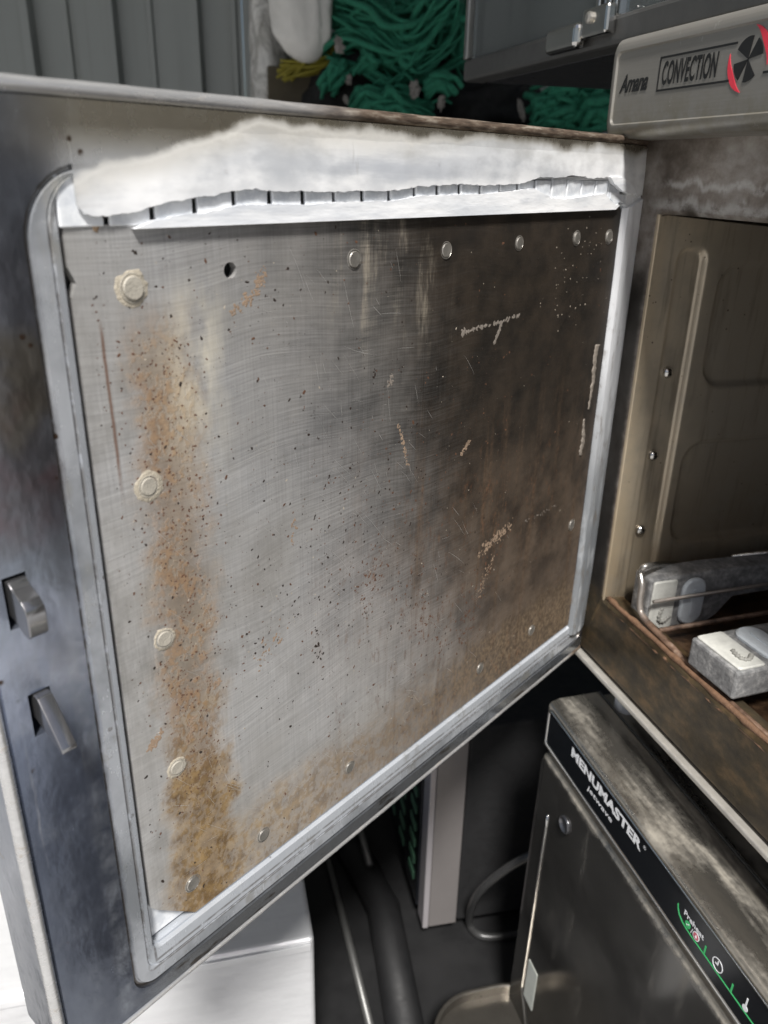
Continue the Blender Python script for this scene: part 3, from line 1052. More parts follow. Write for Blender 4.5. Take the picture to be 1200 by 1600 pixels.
# frame lines round the word and on past the emblem
fc = opx((1165, 113))
fx, fz = fc[0], 0.4061
bm = bmesh.new()
xl = opx((1028, 120))[0]
for lo, hi in (((xl, 0.4135), (fx - 0.0095, 0.4145)), ((xl, 0.3974), (fx - 0.0112, 0.3984)), ((xl, 0.39845), (xl + 0.0009, 0.41345)), ((fx + 0.0120, 0.3990), (fx + 0.16, 0.4000))):
    box_bm((lo[0], TY, lo[1]), (hi[0], TY + 0.0002, hi[1]), bm=bm)
new_ob('printed_frame', bm, M['print_black'], cpan)
# fan emblem: four black blades and two red crescents
def flat(pts, y, name, mat, par):
    return new_ob(name, prism(pts, y, y + 0.0002), mat, par)


for a0_, a1_ in ((80, 150), (8, 58), (187, 240), (262, 312)):
    pts = [(fx, fz)] + [(fx + 0.0098 * math.cos(math.radians(a)), fz + 0.0098 * math.sin(math.radians(a))) for a in [a0_ + (a1_ - a0_) * k / 10 for k in range(11)]]
    flat(pts, TY, 'emblem_blade', M['print_black'], cpan)
for a0_, a1_ in ((165, 262), (-15, 82)):
    pts = []
    for k in range(21):
        a = math.radians(a0_ + (a1_ - a0_) * k / 20)
        pts.append((fx + 0.0142 * math.cos(a), fz + 0.0142 * math.sin(a)))
    for k in range(20, -1, -1):
        a = math.radians(a0_ + (a1_ - a0_) * k / 20)
        w = 0.0034 * math.sin(math.pi * k / 20) + 0.0001
        pts.append((fx + (0.0142 - w) * math.cos(a), fz + (0.0142 - w) * math.sin(a)))
    flat(pts, TY, 'emblem_crescent', M['print_red'], cpan)

# ------------------------------------------------------------------ oven door (part of the oven)
# door frame: x away from the hinge along the door, y out of its inner face (towards the viewer), z up
DX1, DZ0, DZ1 = 0.4475, -0.0015, 0.3755
HX0 = -0.0075


def ring(x0, x1, z0, z1, r, y):
    return [(a, y, c) for a, c in rr(x0, x1, z0, z1, r, 8)]


bm = bmesh.new()
rings = [
    ring(HX0, DX1, DZ0, DZ1, 0.010, -0.031),
    ring(HX0, DX1, DZ0, DZ1, 0.010, -0.0035),
    ring(HX0 + .0035, DX1 - .0035, DZ0 + .0035, DZ1 - .0035, 0.0075, -0.0035),
    ring(HX0 + .0038, DX1 - .0045, DZ0 + .0042, DZ1 - .0042, 0.0072, 0.0),
    ring(0.0015, 0.4125, 0.0105, 0.3545, (0.0220, 0.0154, 0.0132, 0.0110), 0.0),
    ring(0.0019, 0.4119, 0.0110, 0.3540, (0.0215, 0.0150, 0.0129, 0.0107), -0.0016),
    ring(0.0029, 0.4107, 0.0121, 0.3529, (0.0205, 0.0143, 0.0123, 0.0103), -0.0016),
    ring(0.0033, 0.4102, 0.0126, 0.3525, (0.0202, 0.0141, 0.0121, 0.0101), -0.0002),
    ring(0.0100, 0.4048, 0.0190, 0.3520, (0.0150, 0.0105, 0.0090, 0.0075), -0.0004),
    ring(0.0103, 0.4045, 0.0193, 0.3519, (0.0147, 0.0103, 0.0088, 0.0073), -0.0012),
    ring(0.0110, 0.4039, 0.0199, 0.3518, (0.0142, 0.0099, 0.0085, 0.0071), -0.0012),
    ring(0.0113, 0.4036, 0.0202, 0.3517, (0.0140, 0.0098, 0.0084, 0.0070), -0.0003),
    ring(0.0192, 0.4012, 0.0282, 0.3514, (0.0105, 0.0073, 0.0063, 0.0053), -0.0009),
    ring(0.0197, 0.4007, 0.0288, 0.3513, (0.0100, 0.0070, 0.0060, 0.0050), -0.0030),
    ring(0.0212, 0.3998, 0.0300, 0.3510, (0.0090, 0.0063, 0.0054, 0.0045), -0.0030),
    ring(0.0216, 0.3994, 0.0304, 0.3508, (0.0086, 0.0060, 0.0052, 0.0043), -0.0130),
]
loft(bm, rings, True, True)
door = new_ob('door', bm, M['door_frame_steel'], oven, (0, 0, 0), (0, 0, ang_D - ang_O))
door['label'] = 'open oven door, inner side, with rusty stained steel plate and peeling white coat'
# slots for the latch hooks
cut = []
for s0, s1, z0, z1 in ((0.4285, 0.4365, 0.2125, 0.2315), (0.4270, 0.4350, 0.1685, 0.1860)):
    c = new_ob('cut', box_bm((s0, -0.020, z0), (s1, 0.02, z1)), None)
    c.parent = door
    cut.append(c)
bpy.context.view_layer.update()
boolean_cut(door, cut)
shade_auto(door, 28)

# rolled rim bead round the door edge
bm = bmesh.new()
path = [(a, -0.0022, c) for a, c in rr(HX0 + 0.0014, DX1 - 0.0016, DZ0 + 0.0014, DZ1 - 0.0016, 0.009, 8)]
rim = []
for i in range(len(path)):
    a, b = Vector(path[i]), Vector(path[(i + 1) % len(path)])
    k = max(1, int((b - a).length / 0.012))
    rim += [a.lerp(b, j / k) for j in range(k)]
rings = []
for i, p in enumerate(rim):
    t = (rim[(i + 1) % len(rim)] - rim[i - 1]).normalized()
    nn = t.cross(Vector((0, 1, 0)))
    rings.append([p + (nn * math.cos(2 * math.pi * k / 10) + Vector((0, 1, 0)) * math.sin(2 * math.pi * k / 10)) * (0.0025 + 0.00025 * mnoise.noise(p * 60)) for k in range(10)])
rings.append(rings[0])
loft(bm, rings)
bmesh.ops.remove_doubles(bm, verts=bm.verts, dist=1e-6)
new_ob('rim_bead', bm, M['rim_bead_rusty'], door, smooth=True)

# inner steel plate, with one open bolt hole
PX0, PX1, PZ0, PZ1, PLY = 0.0222, 0.3990, 0.0312, 0.3365, -0.0020
notch = 0.006
outl = [(PX0, PZ0), (PX1 - 0.022, PZ0), (PX1 - 0.019, PZ0 + 0.003), (PX1 - 0.003, PZ0 + 0.018), (PX1, PZ0 + 0.022), (PX1, 0.3155), (PX1 - 0.0022, 0.3125 + 0.007), (PX1, 0.3215 + 0.003), (PX1, PZ1), (PX0 + 0.004, PZ1), (PX0, PZ1 - 0.003)]
b = prism(outl, PLY - 0.0035, PLY)
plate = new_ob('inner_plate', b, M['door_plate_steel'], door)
bm = bmesh.new()
lathe(bm, [(0.0029, -0.02), (0.0029, 0.02)], 22, cen=(0.3361, 0, 0.3193))
c = new_ob('cut', bm, None)
c.parent = door
bpy.context.view_layer.update()
boolean_cut(plate, [c])
# corner filler behind the cut corner
new_ob('corner_plate', box_bm((PX1 - 0.026, PLY - 0.006, PZ0 + 0.0005), (PX1 - 0.0005, PLY - 0.0037, PZ0 + 0.026), 0.0005), M['choke_tab_zinc'], door)

# choke tabs showing behind the peeled coat
tabm = box_bm((-0.0075, -0.0008, -0.0075), (0.0075, 0.0008, 0.0072), 0.0004, 1)
tme = D.meshes.new('choke_tab')
tabm.to_mesh(tme)
tabm.free()
tme.materials.append(M['choke_tab_zinc'])
for k in range(22):
    s = 0.0622 - 0.0085 + 0.01695 * k - 0.01695
    from_mesh('choke_tab', tme, door, (s, -0.0019 + random.uniform(-0.0002, 0.0002), 0.3438 + random.uniform(-0.0003, 0.0003)), (random.uniform(-0.03, 0.03), 0, random.uniform(-0.03, 0.03)))

# ragged coat above and below the gap
def z1(pts):
    return [door_px((x / 2, y / 2)) for x, y in pts]


def z2(pts):
    return [door_px((600 + x / 2, y / 2)) for x, y in pts]


def ragged(pts, amp=0.00035, step=0.0016, seed=0):
    out = []
    for i in range(len(pts) - 1):
        a, b = Vector((*pts[i], 0)), Vector((*pts[i + 1], 0))
        k = max(1, int((b - a).length / step))
        for j in range(k):
            p = a.lerp(b, j / k)
            n_ = mnoise.noise((p.x * 260, p.y * 260, seed)) + 0.6 * mnoise.noise((p.x * 700, p.y * 700, seed + 4))
            out.append((p.x, p.y + amp * n_))
    out.append(pts[-1])
    return out


up = z1([(240, 640), (262, 672), (330, 675), (400, 665), (470, 650), (520, 632), (600, 620), (680, 610), (720, 597), (800, 590), (860, 600), (930, 597), (990, 600), (1050, 600), (1100, 597), (1190, 597)]) + \
    z2([(0, 598), (60, 592), (100, 583), (165, 580), (240, 575), (300, 580), (360, 578), (420, 575), (440, 570), (475, 556), (510, 553), (530, 556), (580, 549), (620, 551), (650, 558), (700, 555), (745, 562), (790, 612), (828, 610)])
rag = ragged(up, 0.0006, 0.0011, 1)
b = bmesh.new()
rings = []
for x_, z_ in rag:
    zt_ = max(0.3660 + 0.0006 * mnoise.noise((x_ * 60, 1, 0)), z_ + 0.002)
    y1_ = (0.0008 + 0.0004 * mnoise.noise((x_ * 110, z_ * 110, 3))) * max(0.3, min(1.0, (0.40 - x_) / 0.04))
    rings.append([(x_, -0.0004, z_), (x_, y1_, z_ + 0.0001), (x_, y1_ * 0.85 + 0.0002, z_ + (zt_ - z_) * 0.35), (x_, y1_ * 0.4 + 0.0002, z_ + (zt_ - z_) * 0.7), (x_, -0.0001, zt_)])
loft(b, rings, True, True)
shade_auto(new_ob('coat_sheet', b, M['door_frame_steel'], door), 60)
lo = z1([(420, 714), (440, 706), (480, 690), (560, 672), (640, 665), (700, 650), (760, 640), (860, 638), (960, 640), (1050, 632), (1190, 628)]) + \
    z2([(0, 630), (60, 622), (130, 610), (230, 608), (300, 607), (400, 597), (440, 591), (470, 590), (490, 600), (520, 618), (560, 622), (600, 618), (650, 610), (690, 605), (705, 625), (725, 640), (737, 641), (722, 655)])
strip = ragged(lo, 0.0004, 0.0013, 5)
new_ob('coat_strip', prism(strip, PLY - 0.0002, PLY + 0.0024), M['white_peeling_coat'], door)
flap = ragged(z2([(700, 553), (712, 575), (740, 598), (765, 608), (780, 604), (776, 588), (764, 572), (745, 558), (720, 553), (700, 553)]), 0.0002, 0.001, 7)
new_ob('coat_flake', prism(flap, -0.0008, 0.0019), M['white_peeling_coat'], door)
chip = ragged(z2([(712, 600), (735, 606), (758, 610), (760, 640), (742, 632), (725, 636), (712, 620), (712, 600)]), 0.0002, 0.001, 9)
new_ob('coat_flake', prism(chip, -0.003, -0.0008), M['choke_tab_zinc'], door)

# white seal strip on the hinge side
bm = bmesh.new()
rings = []
for i in range(70):
    z = 0.022 + (0.337 - 0.022) * i / 69
    wv = 0.0006 * mnoise.noise((z * 40, 2, 0))
    base = [(0.0212, -0.0012), (0.0195, 0.0016), (0.0150, 0.0030), (0.0120, 0.0024 + wv), (0.0070, 0.0030), (0.0010, 0.0022), (-0.0060, 0.0004), (-0.0060, -0.0022), (0.0212, -0.0022)]
    r_ = []
    for x, y in base:
        zz = z
        if i == 69:
            zz = z + (0.0212 - x) * 0.27 - 0.002
        sx = x + wv
        if z < 0.08:
            sx = x + (0.08 - z) * 0.10 * (1 if x < 0.01 else 0.3)
        r_.append((sx, y, zz))
    rings.append(r_)
loft(bm, rings, True, True)
shade_auto(new_ob('seal_strip', bm, M['seal_strip_white'], door), 40)

# rivets
def rivet_mesh(name, mat):
    b = bmesh.new()
    lathe(b, [(0.0043, -0.0005), (0.0043, 0.0002), (0.0040, 0.0003), (0.0038, -0.0001), (0.0035, -0.0001), (0.0034, 0.0005), (0.0031, 0.0008), (0.0005, 0.0007)], 24)
    bmesh.ops.recalc_face_normals(b, faces=b.faces)
    me = D.meshes.new(name)
    b.to_mesh(me)
    b.free()
    me.materials.append(mat)
    return me


rv, rvl = rivet_mesh('rivet', M['rivet_steel']), rivet_mesh('rivet_limed', M['rivet_lime'])
RIV = [((207, 450), 1), ((553, 405), 0), ((697, 391), 0), ((811, 380), 0), ((901, 372), 0), ((951, 370), 0), ((232, 760), 1), ((257, 998), 1), ((277, 1199), 1), ((301, 1380), 0), ((411, 1304), 0), ((546, 1199), 0), ((750, 1044), 0), ((830, 985), 0), ((893, 820), 0)]
for px, k in RIV:
    s, z = door_px(px, PLY)
    o = from_mesh('rivet', rvl if k else rv, door, (s, PLY + 0.0001, z), (random.uniform(-0.05, 0.05), random.uniform(0, 6), random.uniform(-0.05, 0.05)))
    k_ = random.uniform(0.92, 1.08)
    o.scale = (k_, random.uniform(0.6, 1.0), k_)
    if px == (207, 450):
        o.scale = (1.15, 1.15, 1.15)


# lime and grease residue stuck on the plate
def blob(pts, r, mat, seed, th=0.0005, name='residue'):
    """irregular crust along a pixel path, r in metres (per point or single)"""
    q = [Vector((*door_px(p, PLY), 0)) for p in pts]
    rs = r if isinstance(r, (list, tuple)) else [r] * len(q)
    L, Rr = [], []
    dense = []
    for i in range(len(q) - 1):
        k = max(2, int((q[i + 1] - q[i]).length / 0.0012))
        for j in range(k):
            dense.append((q[i].lerp(q[i + 1], j / k), rs[i] + (rs[i + 1] - rs[i]) * j / k))
    dense.append((q[-1], rs[-1]))
    for i, (p, rad) in enumerate(dense):
        t = (dense[min(i + 1, len(dense) - 1)][0] - dense[max(i - 1, 0)][0]).normalized()
        nn = Vector((-t.y, t.x, 0))
        a = rad * (1 + 0.9 * mnoise.noise((p.x * 420, p.y * 420, seed)))
        b_ = rad * (1 + 0.9 * mnoise.noise((p.x * 420, p.y * 420, seed + 7)))
        L.append(p + nn * a)
        Rr.append(p - nn * b_)
    bm = bmesh.new()
    rings = []
    for (p, rad), a, b_ in zip(dense, L, Rr):
        hh = th * (0.7 + 0.5 * mnoise.noise((p.x * 300, p.y * 300, seed + 2)))
        rings.append([(a.x, PLY - 0.0002, a.y), (a.lerp(p, 0.35).x, PLY + hh, a.lerp(p, 0.35).y), (p.x, PLY + hh * 0.7, p.y), (b_.lerp(p, 0.35).x, PLY + hh, b_.lerp(p, 0.35).y), (b_.x, PLY - 0.0002, b_.y)])
    loft(bm, rings, True, True)
    new_ob(name, bm, mat, door, smooth=True)


def ring_crust(px, r, mat, seed):
    s, z = door_px(px, PLY)
    bm = bmesh.new()
    ins, mid_, out_ = [], [], []
    for k in range(40):
        a = 2 * math.pi * k / 40
        rad = r * (1 + 0.16 * mnoise.noise((math.cos(a) * 1.1, math.sin(a) * 1.1, seed + 0.5)) + 0.14 * mnoise.noise((math.cos(a) * 3.1, math.sin(a) * 3.1, seed)) + 0.06 * mnoise.noise((math.cos(a) * 8, math.sin(a) * 8, seed)))
        ins.append((s + 0.004 * math.cos(a), PLY + 0.00015, z + 0.004 * math.sin(a)))
        mid_.append((s + (0.25 * 0.004 + 0.75 * rad) * math.cos(a), PLY + 0.0002, z + (0.25 * 0.004 + 0.75 * rad) * math.sin(a)))
        out_.append((s + rad * math.cos(a), PLY - 0.0002, z + rad * math.sin(a)))
    loft(bm, [ins, mid_, out_])
    new_ob('lime_ring', bm, mat, door, smooth=True)


ring_crust((207, 450), 0.0066, M['lime_crust'], 1)
ring_crust((232, 760), 0.0062, M['lime_crust'], 2)
ring_crust((257, 998), 0.0052, M['lime_crust'], 3)
ring_crust((277, 1199), 0.0050, M['lime_crust'], 4)
blob([(934, 538), (930, 560), (926, 600), (919, 640)], [0.0036, 0.0028, 0.0022, 0.0009], M['grey_crust'], 13, 0.0007)
blob([(912, 655), (911, 690), (906, 712)], [0.0010, 0.0030, 0.0022], M['grey_crust'], 14, 0.0007)
blob([(152, 345), (148, 362)], [0.0022, 0.0008], M['tan_crust'], 16, 0.0003)


def spatter(name, spots, mat, hgt=0.00012):
    """many tiny irregular specks on the plate, joined: too many to pick apart"""
    rnd = random.Random(len(name) * 7 + len(spots))
    verts, faces = [], []
    for s_, z_, r_ in spots:
        if not (PX0 + 0.003 < s_ < PX1 - 0.004 and PZ0 + 0.003 < z_ < PZ1 - 0.004):
            continue
        k = 7
        st_, an = rnd.uniform(1.0, 2.0), rnd.uniform(0, math.pi)
        base = len(verts)
        for j in range(k):
            a = 2 * math.pi * j / k
            q = r_ * rnd.uniform(0.6, 1.35)
            ux, uz = q * math.cos(a) * st_, q * math.sin(a)
            verts.append((s_ + ux * math.cos(an) - uz * math.sin(an), PLY + 0.00002, z_ + ux * math.sin(an) + uz * math.cos(an)))
        verts.append((s_, PLY + hgt, z_))
        for j in range(k):
            faces.append((base + j, base + (j + 1) % k, base + k))
    me = D.meshes.new(name)
    me.from_pydata(verts, [], faces)
    me.materials.append(mat)
    o = from_mesh(name, me, door)
    o['kind'] = 'stuff'
    return o


def scratches(n_, seed):
    rn = random.Random(seed)
    verts, faces = [], []
    for _ in range(n_):
        s_, z_ = rn.uniform(PX0 + 0.02, PX1 - 0.02), rn.uniform(PZ0 + 0.02, PZ1 - 0.02)
        if s_ - 0.42 * z_ < 0.06 + rn.random() * 0.22:
            continue
        a = rn.choice([rn.gauss(0.75, 0.12), rn.gauss(0.9, 0.12), rn.gauss(1.35, 0.10), rn.gauss(0.1, 0.08)])
        L_, cv, w_ = rn.uniform(0.004, 0.030) * rn.uniform(0.3, 1), rn.gauss(0, 9), rn.uniform(0.00003, 0.00009)
        base = len(verts)
        k = 6
        for j in range(k + 1):
            ww = w_ * math.sin(math.pi * (j + 0.3) / (k + 0.6))
            verts.append((s_ - math.sin(a) * ww, PLY + 0.00003, z_ + math.cos(a) * ww))
            verts.append((s_ + math.sin(a) * ww, PLY + 0.00003, z_ - math.cos(a) * ww))
            s_ += math.cos(a) * L_ / k
            z_ += math.sin(a) * L_ / k
            a += cv * L_ / k
        if not (PX0 + 0.004 < s_ < PX1 - 0.004 and PZ0 + 0.004 < z_ < PZ1 - 0.004):
            del verts[base:]
            continue
        for j in range(k):
            faces.append((base + 2 * j, base + 2 * j + 1, base + 2 * j + 3, base + 2 * j + 2))
    me = D.meshes.new('scratches')
    me.from_pydata(verts, [], faces)
    me.materials.append(M['scratch_bright'])
    o = from_mesh('scratches', me, door)
    o['kind'] = 'stuff'


scratches(900, 4)
RN = random.Random(21)


def dens(px, py):
    m_ = math.exp(-((px - 610) / 190) ** 2 - ((py - 880) / 190) ** 2)
    return 0.12 + 0.75 * m_ + 0.35 * max(0, mnoise.noise((px * 0.011, py * 0.011, 3)))


def field(n_, rlo, rhi, seed):
    rn = random.Random(seed)
    out = []
    while len(out) < n_:
        px, py = rn.uniform(120, 960), rn.uniform(350, 1420)
        if rn.random() < dens(px, py):
            s_, z_ = door_px((px, py), PLY)
            out.append((s_, z_, rlo * (rhi / rlo) ** (rn.random() ** 2.2)))
    return out


def along(pts, width, n_, rlo, rhi, seed):
    rn = random.Random(seed)
    q = [Vector((*door_px(p, PLY), 0)) for p in pts]
    out = []
    for _ in range(n_):
        i = rn.randrange(len(q) - 1)
        p = q[i].lerp(q[i + 1], rn.random())
        out.append((p.x + rn.gauss(0, width), p.y + rn.gauss(0, width), rn.uniform(rlo, rhi)))
    return out


rustl = [(rn_.gauss(0.369, 0.010), rn_.uniform(0.09, 0.30), rn_.uniform(0.00012, 0.00045)) for rn_ in [random.Random(5)] for _ in range(700)]
spatter('dark_spatter', field(2300, 0.00010, 0.00060, 1) + along([(585, 575), (585, 600)], 0.0006, 10, 0.0002, 0.0006, 8) + along([(495, 985), (500, 1030)], 0.002, 22, 0.0002, 0.0007, 9), M['speck_dark'])
spatter('rust_spatter', field(1500, 0.00011, 0.00065, 2) + rustl + along([(780, 840), (735, 950), (725, 1000)], 0.006, 110, 0.0002, 0.0008, 3) + along([(640, 900), (690, 1030)], 0.008, 110, 0.0002, 0.0007, 4) + along([(600, 860), (560, 960)], 0.009, 90, 0.0002, 0.0006, 44), M['speck_rust'])
spatter('pale_spatter', field(420, 0.00009, 0.00040, 5) + along([(905, 345), (930, 380), (880, 430), (920, 480), (850, 400)], 0.012, 50, 0.0002, 0.0004, 33), M['speck_pale'])
spatter('tan_smears', along([(411, 425), (400, 455), (365, 488)], 0.0013, 110, 0.0002, 0.0007, 11) + along([(797, 818), (775, 842), (752, 862)], 0.0022, 150, 0.0002, 0.0008, 12) + along([(735, 688), (720, 710)], 0.0007, 45, 0.0002, 0.0006, 13)
        + along([(621, 660), (630, 690), (637, 728)], 0.0006, 55, 0.0002, 0.0006, 14) + along([(770, 870), (748, 930)], 0.0018, 60, 0.0002, 0.0006, 15) + along([(345, 1062), (335, 1075)], 0.0008, 22, 0.0003, 0.0007, 16) + along([(437, 990), (405, 1035)], 0.0025, 40, 0.0002, 0.0006, 17)
        + along([(300, 1120), (296, 1160)], 0.0012, 30, 0.0003, 0.0007, 18) + along([(250, 1147), (234, 1170)], 0.0010, 45, 0.0003, 0.0009, 19) + along([(460, 810), (455, 850)], 0.0008, 20, 0.0002, 0.0006, 20), M['speck_tan'])
spatter('grey_drip', along([(722, 521), (750, 511), (783, 503), (812, 492)], 0.0004, 90, 0.0003, 0.0008, 41) + along([(784, 504), (779, 520), (772, 536)], 0.0004, 50, 0.0003, 0.0009, 42) + along([(722, 521), (726, 517)], 0.0006, 14, 0.0004, 0.0009, 43) + along([(612, 585), (608, 605)], 0.0008, 26, 0.0002, 0.0006, 45) + along([(870, 790), (820, 815)], 0.0008, 30, 0.0002, 0.0005, 46), M['speck_grey'])

# latch hooks: flat hooks standing out of their slots
def hook(s0, s1, prof, bev=0.0004):
    b = bmesh.new()
    a = [b.verts.new((s0, y, z)) for y, z in prof]
    c = [b.verts.new((s1, y, z)) for y, z in prof]
    b.faces.new(a)
    b.faces.new(c)
    n_ = len(prof)
    for i in range(n_):
        b.faces.new((a[i], a[(i + 1) % n_], c[(i + 1) % n_], c[i]))
    bmesh.ops.recalc_face_normals(b, faces=b.faces)
    bmesh.ops.bevel(b, geom=list(b.edges), offset=bev, segments=2, profile=0.5, affect='EDGES')
    return shade_auto(new_ob('latch_hook', b, M['hook_steel'], door), 18)


hook(0.4288, 0.4352, [(-0.018, 0.2300), (0.0010, 0.2300), (0.0030, 0.2282), (0.0085, 0.2258), (0.0108, 0.2235), (0.0115, 0.2205), (0.0112, 0.2140), (0.0095, 0.2125), (0.0070, 0.2128), (0.0005, 0.2165), (-0.018, 0.2170)])
hook(0.4278, 0.4332, [(-0.018, 0.1855), (0.0005, 0.1854), (0.0030, 0.1850), (0.0155, 0.1702), (0.0158, 0.1685), (0.0145, 0.1678), (-0.001, 0.1745), (-0.018, 0.1750)])

# ------------------------------------------------------------------ rack and ceramic-tipped bars inside the oven
rack = empty('oven_rack', ORG, ang_O)
tag(rack, 'burnt steel wire rack lying inside the oven cavity', 'rack')
front = [(0.0300, wall_px(q, 0.030)[0], wall_px(q, 0.030)[1]) for q in ((1130, 893), (1078, 888), (1050, 881))]
for q, d_ in (((1012, 884), 0.012), ((1001, 894), 0.009), ((1003, 915), 0.0075), ((1000, 945), 0.0068), ((1006, 965), 0.0066), ((1040, 1002), 0.0066), ((1100, 1062), 0.0066), ((1200, 1152), 0.0066)):
    t_, z_ = oven_px(q, -d_)
    front.append((t_, d_, z_))
t_, d_, z_ = front[-1]
front.append((0.44, d_, z_))
ROD_Z = z_
bm = bmesh.new()
tube(bm, spline(front, 6), 0.0024, 8)
new_ob('front_rod', bm, M['rack_wire_burnt'], rack, smooth=True)
for x, y0, z, r in ((0.0605, 0.0155, 0.0735, 0.0014), (0.072, 0.016, 0.0565, 0.0018), (0.135, 0.016, 0.0565, 0.0022), (0.20, 0.016, 0.0565, 0.0022), (0.27, 0.016, 0.0565, 0.0022), (0.35, 0.016, 0.0565, 0.0022), (0.43, 0.016, 0.0565, 0.0022)):
    bm = bmesh.new()
    tube(bm, [(x, y0, z), (x - 0.002, 0.14, z), (x - 0.004, 0.37, z)], r, 8)
    new_ob('cross_wire', bm, M['rack_wire_burnt'], rack, smooth=True)
bm = bmesh.new()
tube(bm, [(0.034, 0.10, 0.086), (0.034, 0.2, 0.086), (0.034, 0.37, 0.086)], 0.0024, 8)
new_ob('side_rod', bm, M['rack_wire_burnt'], rack, smooth=True)


def ceramic_bar(name, label, org, rot):
    e = empty(name, ORG, 0)
    e.matrix_world = Matrix.Translation(ORG) @ Matrix.Rotation(ang_O, 4, 'Z') @ Matrix.Translation(org) @ rot
    tag(e, label, 'support bar', 'ceramic bars in the oven')
    # bar runs along y, face towards +x, height along z
    prof = [(0.003, 0.0), (0.003, 0.0425), (0.055, 0.0440), (0.22, 0.040), (0.22, 0.022), (0.078, 0.019), (0.066, 0.005), (0.058, 0.0)]
    b = bmesh.new()
    a = [b.verts.new((0, y, z)) for y, z in prof]
    c = [b.verts.new((0.0195, y, z)) for y, z in prof]
    b.faces.new(a)
    b.faces.new(c)
    for i in range(len(prof)):
        b.faces.new((a[i], a[(i + 1) % len(prof)], c[(i + 1) % len(prof)], c[i]))
    bmesh.ops.recalc_face_normals(b, faces=b.faces)
    bmesh.ops.bevel(b, geom=list(b.edges), offset=0.0018, segments=2, profile=0.5, affect='EDGES')
    new_ob('bar', b, M['ceramic_dusty'], e)
    pts = rr(0.0055, 0.0255, 0.0018, 0.0412, 0.002, 4)
    b = bmesh.new()
    loft(b, [[(x, y, z) for y, z in pts] for x in (0.0197, 0.0205)] + [[(0.0212, y, z) for y, z in rr(0.0063, 0.0247, 0.0026, 0.0404, 0.0016, 4)]], True, True)
    blk = new_ob('white_block', b, M['ceramic_white'], e)
    b = bmesh.new()
    tube(b, spline([(0.0212, 0.0150, 0.0190), (0.0216, 0.0135, 0.0140), (0.0216, 0.0140, 0.0095), (0.0216, 0.0175, 0.0080), (0.0214, 0.0205, 0.0100), (0.0212, 0.0230, 0.0120)], 5), [0.0012 + 0.0007 * (i % 3 == 0) for i in range(26)], 6)
    new_ob('relief_mark', b, M['relief_grey'], blk, smooth=True)
    b = bmesh.new()
    loft(b, [[(x, y, z) for y, z in rr(0.0305, 0.0505, 0.0025, 0.0405, 0.0095, 8)] for x in (0.0197, 0.0212)] + [[(0.0224, y, z) for y, z in rr(0.0318, 0.0492, 0.0038, 0.0392, 0.0083, 8)]], True, True)
    ov = new_ob('pale_blue_oval', b, M['ceramic_blue'], e)
    b = bmesh.new()
    loft(b, [[(x, y, z) for y, z in rr(0.0388, 0.0422, 0.010, 0.032, 0.0015, 4)] for x in (0.02245, 0.0230)], True, True)
    new_ob('rib', b, M['ceramic_blue'], ov)
    return e


ceramic_bar('ceramic_bar', 'dusty grey ceramic bar with white and pale blue pads against the cavity wall', Vector((0.0345, 0.0125, 0.0446)), Matrix.Identity(4))
ceramic_bar('ceramic_bar', 'dusty grey ceramic bar with white and pale blue pads lying face up on the rack', Vector((0.1630, 0.0005, 0.0630)), Matrix.Rotation(math.radians(-90), 4, 'Y') @ Matrix.Rotation(math.radians(2), 4, 'X'))

# ------------------------------------------------------------------ lower microwave
micro = empty('microwave_oven', ORG, ang_O)
micro.location = ORG + Oa * -0.0029 + nO * -0.0026 + Zv * 0.0069
micro.rotation_euler = (0, math.radians(1.6), ang_O - math.radians(0.475))
tag(micro, 'dusty dark steel microwave with black control strip under the oven', 'microwave')
MT = -0.0455
FY = -0.030                       # front plane
new_ob('cabinet', box_bm((0.012, 0.016, -0.428), (0.50, 0.46, MT - 0.004), 0.004), M['dusty_steel'], micro)
# hood: top front moulding with sloping face carrying the control strip
prof = [(0.0150, MT - 0.003), (0.0135, MT), (-0.022, MT), (-0.0285, MT - 0.002), (FY - 0.0005, MT - 0.0045), (FY, MT - 0.046), (FY + 0.004, MT - 0.048), (0.0150, MT - 0.048)]
b = bmesh.new()
sec = lambda x, k: [(x, y, z) for y, z in prof]
loft(b, [sec(0.0135, 0), sec(0.0165, 0), sec(0.48, 0), sec(0.50, 0)], True, True)
bmesh.ops.recalc_face_normals(b, faces=b.faces)
bmesh.ops.bevel(b, geom=[e for e in b.edges if e.calc_face_angle(0) > 0.5], offset=0.0012, segments=3, profile=0.5, affect='EDGES')
shade_auto(new_ob('hood', b, M['dusty_steel'], micro), 30)
new_ob('top_seam', box_bm((0.0145, 0.0137, MT - 0.006), (0.495, 0.0155, MT + 0.0010), 0.0004), M['rail_steel'], micro)
# chrome bezel and black strip
SY = FY - 0.0006


def sl(z):                        # y on the slightly raked front
    return FY - 0.0005 + 0.0005 * ((MT - 0.0045) - z) / 0.0415


b = bmesh.new()
loft(b, [[(x, y, z) for x, z in rr(*q)] for y, q in ((FY + 0.002, (0.0175, 0.492, MT - 0.0405, MT - 0.0055, 0.004)), (FY - 0.0018, (0.0175, 0.492, MT - 0.0405, MT - 0.0055, 0.004)), (FY - 0.0022, (0.0181, 0.4914, MT - 0.0399, MT - 0.0061, 0.0036)), (FY - 0.0020, (0.0190, 0.4905, MT - 0.0390, MT - 0.0070, 0.003)), (FY - 0.0012, (0.0194, 0.4901, MT - 0.0386, MT - 0.0074, 0.003)))], True, False)
shade_auto(new_ob('strip_bezel', b, M['chrome'], micro), 30)
b = prism(rr(0.0195, 0.4900, MT - 0.0385, MT - 0.0075, 0.003), FY - 0.0014, FY + 0.001)
cstrip = new_ob('control_strip', b, M['black_gloss'], micro)
PYM = FY - 0.0017
zt = MT - 0.0075


